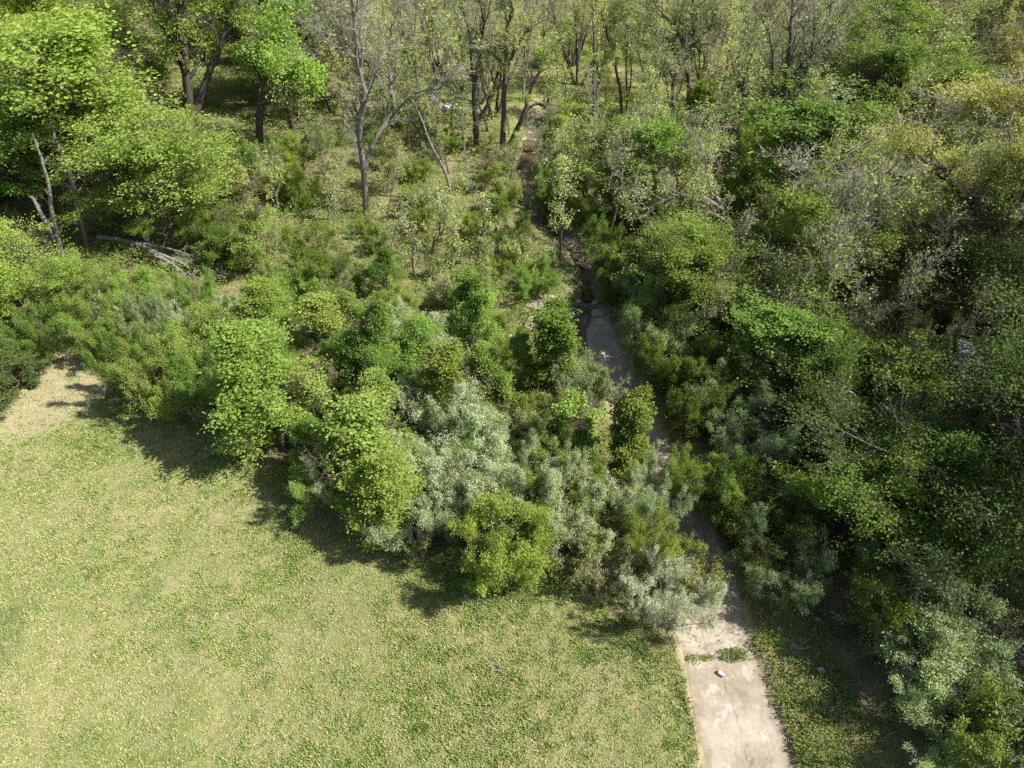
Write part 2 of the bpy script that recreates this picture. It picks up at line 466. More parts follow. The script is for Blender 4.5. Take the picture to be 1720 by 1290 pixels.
def ground_mat(name):
    m, t, b = nodes(name)
    g = N(t, 'ShaderNodeNewGeometry').outputs['Position']
    # lawn: thatch and living grass in patches
    n_big = noise(t, .22, 5, .6, g); n_mid = noise(t, 1.7, 6, .7, g); n_fine = noise(t, 14, 5, .75, g)
    s = math_(t, 'ADD', math_(t, 'MULTIPLY', n_big, .32), math_(t, 'ADD', math_(t, 'MULTIPLY', n_mid, .33), math_(t, 'MULTIPLY', n_fine, .52)))
    lawn = ramp(t, s, [(.45, (.46, .39, .25)), (.53, (.34, .31, .16)), (.60, (.23, .24, .09)), (.68, (.14, .17, .05))])
    # forest floor: leaf litter with moss and soil
    f1 = noise(t, .9, 6, .7, g); f2 = noise(t, 16, 5, .8, g)
    fs = math_(t, 'ADD', math_(t, 'MULTIPLY', f1, .6), math_(t, 'MULTIPLY', f2, .4))
    floor = ramp(t, fs, [(.36, (.07, .10, .03)), (.47, (.15, .165, .06)), (.56, (.27, .225, .13)), (.68, (.42, .345, .24))])
    dirt = ramp(t, math_(t, 'ADD', math_(t, 'MULTIPLY', n_mid, .5), math_(t, 'MULTIPLY', n_fine, .5)), [(.36, (.30, .27, .15)), (.5, (.41, .35, .22)), (.66, (.52, .45, .32))])
    clear = ramp(t, math_(t, 'ADD', math_(t, 'MULTIPLY', noise(t, .12, 4, .6, g), .7), math_(t, 'MULTIPLY', n_mid, .3)),
                 [(.38, (.14, .19, .05)), (.48, (.20, .22, .075)), (.54, (.30, .27, .14)), (.64, (.42, .34, .22))])
    creek = ramp(t, noise(t, 5, 5, .7, g), [(.35, (.06, .05, .035)), (.52, (.2, .165, .12)), (.68, (.42, .36, .28))])
    c = mixc(t, attr(t, 'clearing'), floor, clear)
    c = mixc(t, attr(t, 'lawn'), c, lawn)
    dm = maprange(t, math_(t, 'ADD', attr(t, 'dirt'), math_(t, 'MULTIPLY', math_(t, 'SUBTRACT', n_fine, .5), 1.2)), .35, .75)
    c = mixc(t, dm, c, dirt)
    c = mixc(t, attr(t, 'creek'), c, creek)
    t.links.new(c, b.inputs['Base Color']); b.inputs['Roughness'].default_value = .95
    b.inputs['Specular IOR Level'].default_value = .15
    bump(t, b, math_(t, 'ADD', n_fine, f2), .8, .05)
    return m
M['ground'] = ground_mat('ground_cover')
def sub_sheet(name, mask):
    F = GF[mask]; used = np.unique(F); mp = np.full(len(GV), -1); mp[used] = np.arange(len(used))
    me = mk_mesh(name, GV[used], [mp[F]], [M['ground']], smooth_sh=True,
                 vattr={'lawn': a_lawn[used], 'dirt': a_dirt[used], 'creek': a_creek[used], 'clearing': a_clear[used]})
    o = put_obj(name, me); o['kind'] = 'structure'; return o
o = sub_sheet('ground', ~is_lawn); o['label'] = 'woodland floor with leaf litter under the trees'
o = sub_sheet('lawn', is_lawn); o['label'] = 'sunny mown lawn with tan thatch patches'

# ------------------------------------------------------------------ concrete channel
def strip(cl, wd, z, ncross, dish, name, mats, zfun=None, thick=.12, jit=0.0, seed=0):
    T = unit(np.gradient(cl, axis=0)); Nn = np.stack([T[:, 1], -T[:, 0]], 1)
    cs = np.linspace(-1, 1, ncross)
    rng = rs(seed); e = 1+ (fbm(np.arange(len(cl))*.45, np.zeros(len(cl)), seed, 3)[:, None]-.5)*jit
    P = cl[:, None]+Nn[:, None]*(cs[None, :, None]*(wd/2*e[:, 0])[:, None, None])
    zz = np.full(P.shape[:2], float(z))+dish*(np.abs(cs)[None]**2)
    if zfun is not None: zz = zfun(P[..., 0], P[..., 1], zz)
    V = np.concatenate([P, zz[..., None]], -1)
    n, m = V.shape[:2]; V2 = V.copy(); V2[..., 2] -= thick
    VV = np.concatenate([V.reshape(-1, 3), V2.reshape(-1, 3)])
    i = np.arange(n*m).reshape(n, m); o_ = n*m
    F = [np.stack([i[:-1, :-1], i[:-1, 1:], i[1:, 1:], i[1:, :-1]], -1).reshape(-1, 4)]
    a, b_ = i[:-1, 0], i[1:, 0]; F.append(np.stack([a, b_, b_+o_, a+o_], -1))
    a, b_ = i[:-1, -1], i[1:, -1]; F.append(np.stack([b_, a, a+o_, b_+o_], -1))
    a, b_ = i[0, :-1], i[0, 1:]; F.append(np.stack([b_, a, a+o_, b_+o_], -1))
    a, b_ = i[-1, :-1], i[-1, 1:]; F.append(np.stack([a, b_, b_+o_, a+o_], -1))
    ed = np.tile(np.abs(cs)[None], (n, 1)).ravel()
    me = mk_mesh(name, VV, [np.concatenate(F)], mats, smooth_sh=False, vattr={'edge': np.concatenate([ed, ed])})
    return put_obj(name, me)
m, t, b = nodes('weathered_concrete')
g = N(t, 'ShaderNodeNewGeometry').outputs['Position']
n1 = noise(t, .55, 6, .65, g); n2 = noise(t, 6, 6, .75, g); n3 = noise(t, 40, 4, .7, g)
base = ramp(t, math_(t, 'ADD', math_(t, 'MULTIPLY', n1, .65), math_(t, 'MULTIPLY', n2, .35)), [(.36, (.23, .185, .13)), (.5, (.37, .315, .245)), (.64, (.49, .43, .35))])
mp = N(t, 'ShaderNodeMapping'); t.links.new(g, mp.inputs[0]); mp.inputs['Scale'].default_value = (2.6, .35, 1); mp.inputs['Rotation'].default_value = (0, 0, R(10))
st = noise(t, 1.6, 5, .6, mp.outputs[0])
base = mixc(t, maprange(t, st, .5, .72, 0, .65), base, (.25, .20, .145))
bl = noise(t, 1.3, 5, .7, g)
base = mixc(t, maprange(t, bl, .54, .62, 0, .55), base, (.56, .50, .43))
base = mixc(t, maprange(t, noise(t, 3.2, 6, .75, g), .60, .70, 0, .55), base, (.17, .14, .10))
base = mixc(t, maprange(t, n3, .62, .75, 0, .5), base, (.16, .13, .10))
ef = math_(t, 'ADD', attr(t, 'edge'), math_(t, 'MULTIPLY', math_(t, 'SUBTRACT', noise(t, 2.6, 6, .75, g), .5), 1.3))
base = mixc(t, maprange(t, ef, .72, 1.02, 0, .8), base, (.22, .175, .11))
cr = N(t, 'ShaderNodeTexVoronoi', feature='DISTANCE_TO_EDGE'); cr.inputs['Scale'].default_value = .2
wv = N(t, 'ShaderNodeVectorMath', operation='ADD'); ns = N(t, 'ShaderNodeTexNoise'); ns.inputs['Scale'].default_value = 1.5
t.links.new(g, ns.inputs['Vector']); t.links.new(g, wv.inputs[0]); t.links.new(ns.outputs['Color'], wv.inputs[1]); t.links.new(wv.outputs[0], cr.inputs['Vector'])
base = mixc(t, maprange(t, cr.outputs['Distance'], .0, .004, .6, 0), base, (.09, .075, .055))
sx = N(t, 'ShaderNodeSeparateXYZ'); t.links.new(g, sx.inputs[0])
yj = float(at(1215, 1106, CH_Z)[1])
dj = math_(t, 'ABSOLUTE', math_(t, 'ADD', math_(t, 'SUBTRACT', sx.outputs[1], yj), math_(t, 'MULTIPLY', math_(t, 'SUBTRACT', noise(t, 1.8, 6, .7, g), .5), .7)))
base = mixc(t, maprange(t, dj, .01, .05, .85, 0), base, (.07, .065, .03))
t.links.new(base, b.inputs['Base Color']); b.inputs['Roughness'].default_value = .88
bump(t, b, math_(t, 'ADD', n2, n3), .35, .02)
M['concrete'] = m
o = strip(chc, chw, CH_Z, 9, .03, 'concrete_channel', [M['concrete']], jit=.10, seed=4)
o['kind'] = 'structure'; o['label'] = 'pale concrete drainage channel running down between lawn and trees'

# flat sandy sediment and litter along the channel floor, right below the silver shrub
m, t, b = nodes('creek_water')
g = N(t, 'ShaderNodeNewGeometry').outputs['Position']
b.inputs['Base Color'].default_value = (.055, .045, .02, 1); b.inputs['Roughness'].default_value = .06
b.inputs['Alpha'].default_value = 1; b.inputs['IOR'].default_value = 1.33
col = ramp(t, noise(t, 2.2, 5, .7, g), [(.35, (.03, .028, .02)), (.55, (.09, .07, .03)), (.7, (.19, .14, .06))])
t.links.new(col, b.inputs['Base Color']); bump(t, b, noise(t, 9, 3, .5, g), .12, .02)
M['water'] = m
wcl = smooth([at(u, v, CR_Z+.1)[:2] for u, v in [(984, 505), (986, 480), (974, 447), (956, 415), (925, 385), (900, 352), (884, 318), (881, 290), (888, 258), (892, 235)]], 5)
o = strip(wcl, np.interp(np.linspace(0, 1, len(wcl)), [0, .25, .5, .72, .82, 1], [.7, .35, .5, .6, 1.3, 1.2]), CR_Z+.075, 4, 0, 'creek_water', [M['water']], thick=.02, jit=.7, seed=8)
o['kind'] = 'structure'; o['label'] = 'dark shallow creek winding back through the undergrowth'
wcl = smooth([at(u, v, CH_Z+.1)[:2] for u, v in [(985, 612), (974, 590), (966, 565), (966, 540), (978, 520)]], 5)
pcl = smooth([at(u, v, CH_Z+.05)[:2] for u, v in [(982, 618), (974, 596), (968, 570), (968, 545), (982, 515)]], 5)
o = strip(pcl, np.interp(np.linspace(0, 1, len(pcl)), [0, .5, 1], [.5, 1.15, 1.5]), CH_Z+.075, 4, 0, 'shallow_puddle', [M['water']], thick=.02, jit=.6, seed=12)
o['kind'] = 'structure'; o['label'] = 'thin brown water at the head of the concrete channel'

# rocks ------------------------------------------------------------------
def rock_mesh(seed, sx=.3, sy=.22, sz=.13):
    rng = rs(seed); import bmesh
    bm = bmesh.new(); bmesh.ops.create_icosphere(bm, subdivisions=3, radius=1)
    dirs = unit(rng.normal(size=(9, 3))); cut = .55+.4*rng.rand(9)
    for v in bm.verts:
        p = np.array(v.co)
        for d_, c_ in zip(dirs, cut):
            q = p@d_
            if q > c_: p = p-d_*(q-c_)
        p = p*(1+(vnoise(p[0]*3+20, p[1]*3+p[2]*2+20, seed)-.5)*.12)
        v.co = (p[0]*sx, p[1]*sy, p[2]*sz)
    me = bpy.data.meshes.new('rock'); bm.to_mesh(me); bm.free(); me.materials.append(M['rock']); return me
m, t, b = nodes('creek_rock'); g = N(t, 'ShaderNodeNewGeometry').outputs['Position']
n1 = noise(t, 4, 6, .7, g); t.links.new(ramp(t, n1, [(.35, (.25, .20, .15)), (.65, (.55, .47, .38))]), b.inputs['Base Color'])
b.inputs['Roughness'].default_value = .9; bump(t, b, n1, .5, .03); M['rock'] = m
rockp = [rock_mesh(i, .34, .24, .15) for i in range(5)]
def to_xy(o): return o.location.x, o.location.y

# ================================================================== GRASS, WEEDS (nobody could count them)
def blades(rng, x, y, z, n, h, wd, spr):
    k = len(x); x = np.repeat(x, n); y = np.repeat(y, n); z = np.repeat(z, n); h = np.repeat(h, n)
    m_ = len(x); az = rng.rand(m_)*6.283; ln = rng.rand(m_)
    bx = x+rng.normal(0, spr, m_); by = y+rng.normal(0, spr, m_)
    hh = h*(.5+.8*rng.rand(m_)); out = hh*(.25+.9*ln)
    s = np.stack([-np.sin(az), np.cos(az), np.zeros(m_)], 1)*(wd*(.7+.6*rng.rand(m_)))[:, None]*.5
    P = np.stack([bx, by, z-.01], 1); Tp = P+np.stack([np.cos(az)*out, np.sin(az)*out, hh], 1)
    Md = P+(Tp-P)*.55+np.array([0, 0, .12])*hh[:, None]
    V = np.stack([P-s*.6, P+s*.6, Md+s, Tp, Md-s], 1).reshape(-1, 3)
    return V, np.arange(m_*5).reshape(-1, 5)
rng = rs(11)
def sample_screen(n, u0, u1, v0, v1, vbias=1.0):
    u = u0+(u1-u0)*rng.rand(n); v = v0+(v1-v0)*rng.rand(n)**vbias
    d = np.stack([(u-860)/FPX, cp+(645-v)/FPX*sp, -sp+(645-v)/FPX*cp], 1); t = -CAM_H/d[:, 2]
    return d[:, 0]*t, d[:, 1]*t
# lawn tufts: denser where the grass is alive
gx = -34+50*rng.rand(420000); gy = 3+28*rng.rand(420000)
ld = poly_dist(gx, gy, LAWN); cdn, cwn, _ = chan_profile(gx, gy)
liv = fbm(gx*.3, gy*.3, 60, 3)*.35+fbm(gx*1.8, gy*1.8, 61, 2)*.25+fbm(gx*4.5, gy*4.5, 62, 3)*.4
di = poly_dist(gx, gy, DIRT)
verge = (cdn < cwn/2+2.0+liv*1.5) & (gy < 16.5) & (gx > 3) & (ld < 0) & (rng.rand(len(gx)) < .6)
keep = ((ld+(liv-.5)*1.5 > -.2) | verge) & (cdn > cwn/2+.12) & (rng.rand(len(gx)) < np.clip(.38+(liv-.45)*2.0, .12, .8)) & ((di < .2) | (rng.rand(len(gx)) < .4))
gx, gy, liv = gx[keep], gy[keep], liv[keep]
tall = .06+.08*np.clip((liv-.45)*4, 0, 1)+.10*sstep(1.2, 0, poly_dist(gx, gy, LAWN))*rng.rand(len(gx))
V, F = blades(rng, gx, gy, height(gx, gy), 4, tall, .026, .035)
green = np.clip((liv-.45)*1.6+.46+.35*(fbm(gx*.12+3, gy*.12, 71, 2)-.5)+.12*sstep(3, .5, poly_dist(gx, gy, LAWN)), 0, 1)
rn = np.repeat(np.clip(green*.75+rng.normal(0, .3, len(gx))+.08, 0, 1), 4)
m, t, b = nodes('grass_blades')
g = N(t, 'ShaderNodeNewGeometry').outputs['Position']
c = ramp(t, attr(t, 'rnd'), [(0, (.52, .45, .25)), (.33, (.42, .42, .185)), (.6, (.28, .37, .095)), (1, (.16, .27, .045))])
c = mixc(t, maprange(t, noise(t, .45, 3, .5, g), .60, .72, 0, .55), c, (.07, .17, .075))
t.links.new(c, b.inputs['Base Color']); b.inputs['Roughness'].default_value = .6; b.inputs['Specular IOR Level'].default_value = .25
M['grass'] = m
hx = -34+50*rng.rand(520000); hy = 3+28*rng.rand(520000)
kk = (poly_dist(hx, hy, LAWN) > -.5); cdn, cwn, _ = chan_profile(hx, hy); kk &= cdn > cwn/2+.05
hx, hy = hx[kk], hy[kk]
V2, F2 = blades(rng, hx, hy, height(hx, hy), 2, np.full(len(hx), .035), .022, .05)
lf_ = fbm(hx*.16, hy*.16, 90, 3)*.55+fbm(hx*1.2, hy*1.2, 91, 3)*.45-.03
rn2 = np.repeat(np.clip((lf_-.45)*2.4+.27+rng.normal(0, .22, len(hx)), 0, 1), 2)
F2 = F2+len(V); V = np.concatenate([V, V2]); F = np.concatenate([F, F2]); rn = np.concatenate([rn, rn2])
me = mk_mesh('lawn_grass', V, [F], [m], rnd=rn)
o = put_obj('lawn_grass', me); o['kind'] = 'stuff'; o['category'] = 'grass'; o['label'] = 'short patchy green and straw grass covering the lawn'

def scatter_cover(name, n, u0, u1, v0, v1, mat, cond, hfun, l0, label, cat, seed, big=1.0, v_b=1.0):
    global rng
    rng = rs(seed)
    x, y = sample_screen(n, u0, u1, v0, v1, v_b)
    cd1, cw1, _ = chan_profile(x, y); cd2, cw2, _ = creek_profile(x, y)
    k = cond(x, y) & (cd1 > cw1/2+.25*rng.rand(len(x))) & (cd2 > cw2/2-.1)
    x, y = x[k], y[k]
    zb = height(x, y); hh = hfun(x, y)
    q = rng.rand(len(x))**.7
    dist = np.hypot(y, CAM_H)
    P = np.stack([x, y, zb+.02+hh*q], 1)
    D = rng.normal(0, 1, (len(x), 3))
    sc_ = np.clip(dist/34, .8, 3.2)
    lv, lf = leaves(rng, P, D, l0, l0*.6, .9, .1)
    # farther leaves stand for whole sprigs
    lv = P[np.repeat(np.arange(len(P)), 4)]+(lv-P[np.repeat(np.arange(len(P)), 4)])*np.repeat(sc_, 4)[:, None]
    rr = np.clip(.6*fbm(x*.5, y*.5, seed, 3)+.5*rng.rand(len(x))-.05, 0, 1)
    me = mk_mesh(name, lv, [lf], [mat], rnd=rr)
    o = put_obj(name, me); o['kind'] = 'stuff'; o['category'] = cat; o['label'] = label
    return o
def not_lawn(x, y): return poly_dist(x, y, LAWN)+(fbm(x, y, 8, 2)-.5)*1.2 < .1
def in_clear(x, y): return poly_dist(x, y, CLEAR)+(fbm(x*.3, y*.3, 9, 2)-.5)*6
def patch(x, y, s=.45, seed=20, lo=.38): return np.clip((fbm(x*s, y*s, seed, 3)-lo)*4, 0, 1)
WEED = scatter_cover('undergrowth', 800000, -150, 1870, 20, 1330, M['weed'],
    lambda x, y: not_lawn(x, y) & (in_clear(x, y) < 2) & ((y > 16) | (x < 4) | (rng.rand(len(x)) < .22)) & (rng.rand(len(x)) < .2+.8*patch(x, y, .45, 20, .33)),
    lambda x, y: (.08+.95*patch(x, y)*patch(x, y, 1.3, 33, .3))*np.where((y < 16) & (x > 4), .35, 1), .09, 'low leafy undergrowth spreading over the woodland floor', 'undergrowth', 21)
MEADOW = scatter_cover('meadow_grass', 90000, 540, 1320, 15, 235, M['fresh'],
    lambda x, y: (in_clear(x, y) > -2) & (rng.rand(len(x)) < .1+.9*patch(x, y, .12, 40, .40)),
    lambda x, y: .05+.25*patch(x, y, .3, 44), .09, 'bright rough grass in the clearing beyond the creek', 'grass', 22)
LITTER = scatter_cover('leaf_litter', 60000, -150, 1870, 150, 1330, M['drybrush'],
    lambda x, y: not_lawn(x, y) & (in_clear(x, y) < 0), lambda x, y: .05+0*x, .10, 'tan fallen leaves and dead twigs on the woodland floor', 'leaf litter', 23)
# weeds along the sunny bank right of the channel

# ================================================================== PLANT KINDS
S = {
 'gum':    dict(H=6.5, r=.10, n1=30, t0=.16, ang1=.95, len1=1.6, shape='cone', n2=8, n3=5, nl=17, leaf=(.075, .06), spread=.10, bark='bark', mat='green', gap=.38, clump=1.5, trop1=.16),
 'sapling':dict(H=5, r=.05, n1=22, t0=.12, ang1=.8, len1=1.5, shape='cone', n2=7, n3=5, nl=14, leaf=(.068, .05), spread=.09, bark='bark_brown', mat='fresh', gap=.48, clump=1.5, trop1=.14),
 'round':  dict(H=9, r=.17, n1=20, t0=.25, ang1=.85, len1=3.0, tb=.3, shape='round', n2=9, n3=5, n4=1, nl=10, leaf=(.11, .08), spread=.13, bark='bark', mat='green', gap=.46, clump=.9, trop1=.16),
 'tall':   dict(H=14, r=.27, n1=24, t0=.28, ang1=.85, len1=4.2, tb=.3, shape='round', n2=11, n3=5, n4=1, nl=7, leaf=(.19, .13), spread=.18, bark='bark', mat='fresh', gap=.45, clump=.8, trop1=.12),
 'shrub':  dict(H=3, r=.035, stems=8, base=.35, lean=.62, n1=9, t0=.12, ang1=.85, len1=.85, shape='round', n2=5, n3=4, nl=13, leaf=(.062, .042), spread=.07, bark='bark_brown', mat='green', gap=.22, trop=.0),
 'silver': dict(H=3.2, r=.045, stems=9, base=.3, lean=.75, n1=10, t0=.15, ang1=.85, len1=.95, shape='round', n2=5, n3=5, nl=10, leaf=(.066, .03), spread=.055, bark='bark_grey', mat='silver', gap=.24, clump=1.8, trop=-.02),
 'column': dict(H=5, r=.06, n1=40, t0=.04, ang1=1.25, len1=.72, shape='column', n2=6, n3=4, nl=14, leaf=(.072, .058), spread=.07, bark='bark_brown', mat='deep', gap=.34, clump=1.5, trop1=-.02, droop=.4),
 'budding':dict(H=11, r=.17, n1=18, t0=.3, ang1=.8, len1=3.2, shape='vase', n2=8, n3=4, n4=2, nl=1, leaf=(.15, .10), spread=.10, bark='bark', twig='twig', mat='bud', gap=.2, trop1=.12, rt=.008, rmin=.013, twigs=True),
 'fan':    dict(H=12, r=.17, stems=5, base=.3, lean=.42, n1=6, t0=.3, ang1=.5, len1=3.0, shape='vase', n2=6, n3=3, n4=2, nl=.5, leaf=(.15, .09), spread=.1, bark='bark', twig='twig', mat='bud', gap=.2, trop1=.12, rt=.008, rmin=.012, wob=.05),
 'bare':   dict(H=12, r=.16, n1=20, t0=.3, ang1=.75, len1=3.2, shape='vase', n2=9, n3=4, n4=2, nl=.4, leaf=(.15, .09), spread=.10, bark='bark_grey', twig='twig', mat='bud', gap=.2, trop1=.15, rt=.010, rmin=.016),
 'brush':  dict(H=2.0, r=.022, stems=9, base=.4, lean=.8, n1=8, t0=.1, ang1=.7, len1=.75, shape='round', n2=5, n3=4, n4=1, nl=.5, leaf=(.09, .06), spread=.05, bark='bark_grey', twig='twig', mat='bud', gap=.2, rt=.010, rmin=.012),
 'olive':  dict(H=10, r=.2, n1=20, t0=.22, ang1=1.0, len1=3.7, shape='flat', n2=11, n3=5, n4=2, nl=5, leaf=(.125, .075), spread=.16, bark='bark', twig='twig', mat='olive', gap=.4, clump=.8, trop1=.16, rt=.006, rmin=.014),
 'slim':   dict(H=9, r=.085, n1=13, t0=.32, ang1=.65, len1=1.7, shape='vase', n2=5, n3=3, n4=2, nl=1, leaf=(.14, .09), spread=.08, bark='bark', twig='twig', mat='bud', gap=.15, trop1=.15, rt=.007, rmin=.010, wob=.09),
 'cedar':  dict(H=4, r=.06, n1=44, t0=.03, ang1=1.3, len1=1.25, shape='cone', n2=9, n3=4, nl=5, leaf=(.14, .04), spread=.05, bark='bark_brown', mat='cedar', gap=.1, trop1=.05, ang2=.6, wob1=.06),
 'feather':dict(H=3.2, r=.025, stems=14, base=.45, lean=.35, n1=8, t0=.2, ang1=.5, len1=.9, shape='vase', n2=4, n3=4, nl=5, leaf=(.15, .025), spread=.04, bark='bark_grey', mat='sage', gap=.1, trop1=.25),
}
for k_, d_ in S.items(): d_['base_kind'] = k_
def var(base, **kw):
    d = dict(S[base]); d.update(kw); return d
KINDS = {  # kind: (spec, n variants, object name, category, phrase)
 'gum': (S['gum'], 3, 'leafy_sapling', 'sapling', 'cone-shaped mid-green sapling'),
 'gum_deep': (var('gum', mat='deep'), 2, 'leafy_sapling', 'sapling', 'deep green leafy sapling'),
 'gum_fresh': (var('gum', mat='fresh', gap=.3), 2, 'leafy_sapling', 'sapling', 'fresh green leafy sapling'),
 'sap_fresh': (S['sapling'], 3, 'young_tree', 'young tree', 'slim bright green young tree'),
 'sap_yellow': (var('sapling', mat='yellow', nl=13), 3, 'young_tree', 'young tree', 'yellow-green young tree'),
 'sap_bud': (var('sapling', mat='bud', nl=2, rt=.009, twigs=True), 2, 'young_tree', 'young tree', 'thin budding young tree'),
 'round_green': (S['round'], 3, 'broadleaf_tree', 'tree', 'round-crowned green tree'),
 'round_fresh': (var('round', mat='fresh'), 3, 'broadleaf_tree', 'tree', 'bright green spreading tree'),
 'round_deep': (var('round', mat='deep', gap=.25), 2, 'broadleaf_tree', 'tree', 'deep green spreading tree'),
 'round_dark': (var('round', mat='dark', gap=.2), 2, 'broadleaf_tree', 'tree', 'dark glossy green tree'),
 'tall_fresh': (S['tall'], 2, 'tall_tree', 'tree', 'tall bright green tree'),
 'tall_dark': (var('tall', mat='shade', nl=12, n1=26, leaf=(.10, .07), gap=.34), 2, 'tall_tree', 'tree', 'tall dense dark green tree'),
 'shrub_green': (S['shrub'], 3, 'leafy_shrub', 'shrub', 'rounded green shrub'),
 'shrub_fresh': (var('shrub', mat='fresh'), 3, 'leafy_shrub', 'shrub', 'bright green shrub'),
 'shrub_yellow': (var('shrub', mat='yellow', nl=11), 2, 'leafy_shrub', 'shrub', 'yellow-green shrub'),
 'shrub_deep': (var('shrub', mat='deep'), 3, 'leafy_shrub', 'shrub', 'deep green shrub'),
 'shrub_dark': (var('shrub', mat='dark', nl=10), 2, 'leafy_shrub', 'shrub', 'dark green shrub'),
 'shrub_sage': (var('silver', mat='sage'), 3, 'olive_shrub', 'shrub', 'grey-green shrub'),
 'silver': (S['silver'], 3, 'silver_shrub', 'shrub', 'silvery leaved shrub'),
 'column_deep': (S['column'], 2, 'vine_column', 'vine-clad stem', 'vine-wrapped green column'),
 'column_green': (var('column', mat='green', gap=.36), 2, 'vine_column', 'vine-clad stem', 'leafy green column'),
 'budding': (S['budding'], 4, 'budding_tree', 'tree', 'thin yellow-green budding tree'),
 'bare': (S['bare'], 4, 'bare_tree', 'tree', 'nearly bare grey-twigged tree'),
 'brush': (S['brush'], 3, 'twiggy_bush', 'bush', 'bare tan twiggy bush'),
 'brush_grey': (var('brush', bark='bark_grey', nl=1), 2, 'twiggy_bush', 'bush', 'grey twiggy bush with few leaves'),
 'fan': (S['fan'], 4, 'fan_tree', 'tree', 'many-stemmed bare fan tree'),
 'slim': (S['slim'], 4, 'slim_tree', 'tree', 'slim pale-budded pole tree'),
 'slim_bare': (var('slim', nl=.3, bark='bark_grey', n4=2), 3, 'slim_tree', 'tree', 'slim bare pole tree'),
 'olive': (S['olive'], 3, 'catkin_tree', 'tree', 'olive-yellow tree in catkin'),
 'cedar': (S['cedar'], 2, 'cedar', 'cedar', 'dark evergreen cedar'),
 'feather': (S['feather'], 1, 'upright_shrub', 'shrub', 'feathery upright shrub'),
}
PROTO = {}; used_count = {}
RATIO = {'fan': .72, 'gum': .56, 'sapling': .56, 'round': .86, 'tall': .74, 'shrub': 1.05, 'silver': 1.1, 'column': .33, 'budding': .55, 'bare': .62, 'brush': 1.15, 'olive': .8, 'slim': .3, 'cedar': .8, 'feather': .75}
def base_of(spec):
    return spec.get('base_kind')
def proto(kind, v):
    spec, n = KINDS[kind][:2]; v %= n
    if (kind, v) not in PROTO:
        wme, cme = build_plant(spec, (abs(sum(map(ord, kind)))*7+v*31) % 9973)
        co = np.zeros(len(cme.vertices)*3, np.float32); cme.vertices.foreach_get('co', co); co = co.reshape(-1, 3)
        h = np.percentile(co[:, 2], 99); cx, cy = np.median(co[:, 0]), np.median(co[:, 1])
        wdt = 2*np.percentile(np.hypot(co[:, 0]-cx, co[:, 1]-cy), 90)
        PROTO[kind, v] = (wme, cme, float(h), float(wdt))
    return PROTO[kind, v], spec
PR = rs(5)
REG = []
SHRUBBY = {'shrub', 'bush'}
def plant(kind, x, y, H, label=None, v=None, rz=None, wide=1.0, group=None, auto=None):
    spec, n, name, cat, phrase = KINDS[kind]
    if v is None:
        v = used_count.get(kind, 0); used_count[kind] = v+1
    (wme, cme, ph, pw), spec = proto(kind, v)
    s = H/ph; ws = RATIO[spec.get('base_kind', 'shrub')]*H*wide/pw*(.9+.2*PR.rand()); z = float(height(np.array([x]), np.array([y]))[0])
    rz = PR.rand()*6.28 if rz is None else rz
    o = empty(name, (x, y, z), label, cat, group, rz, (ws*PR.uniform(.85, 1.15), ws*PR.uniform(.85, 1.15), s))
    o.rotation_euler.x = PR.normal(0, .05); o.rotation_euler.y = PR.normal(0, .05)
    sub = cat in SHRUBBY
    put_obj('stems' if sub else 'trunk', wme, o)
    if cme: put_obj('foliage' if sub else 'crown', cme, o)
    o['_h'] = H
    REG.append((o, kind, x, y, H, label)); return o
def pc(kind, u, v, H, label=None, **kw):          # crown centre seen at (u,v)
    p = at(u, v, H*.55); return plant(kind, p[0], p[1], H, label, **kw)
def pb(kind, u, v, H, label=None, **kw):          # base seen at (u,v)
    p = at(u, v, 0); return plant(kind, p[0], p[1], H, label, **kw)

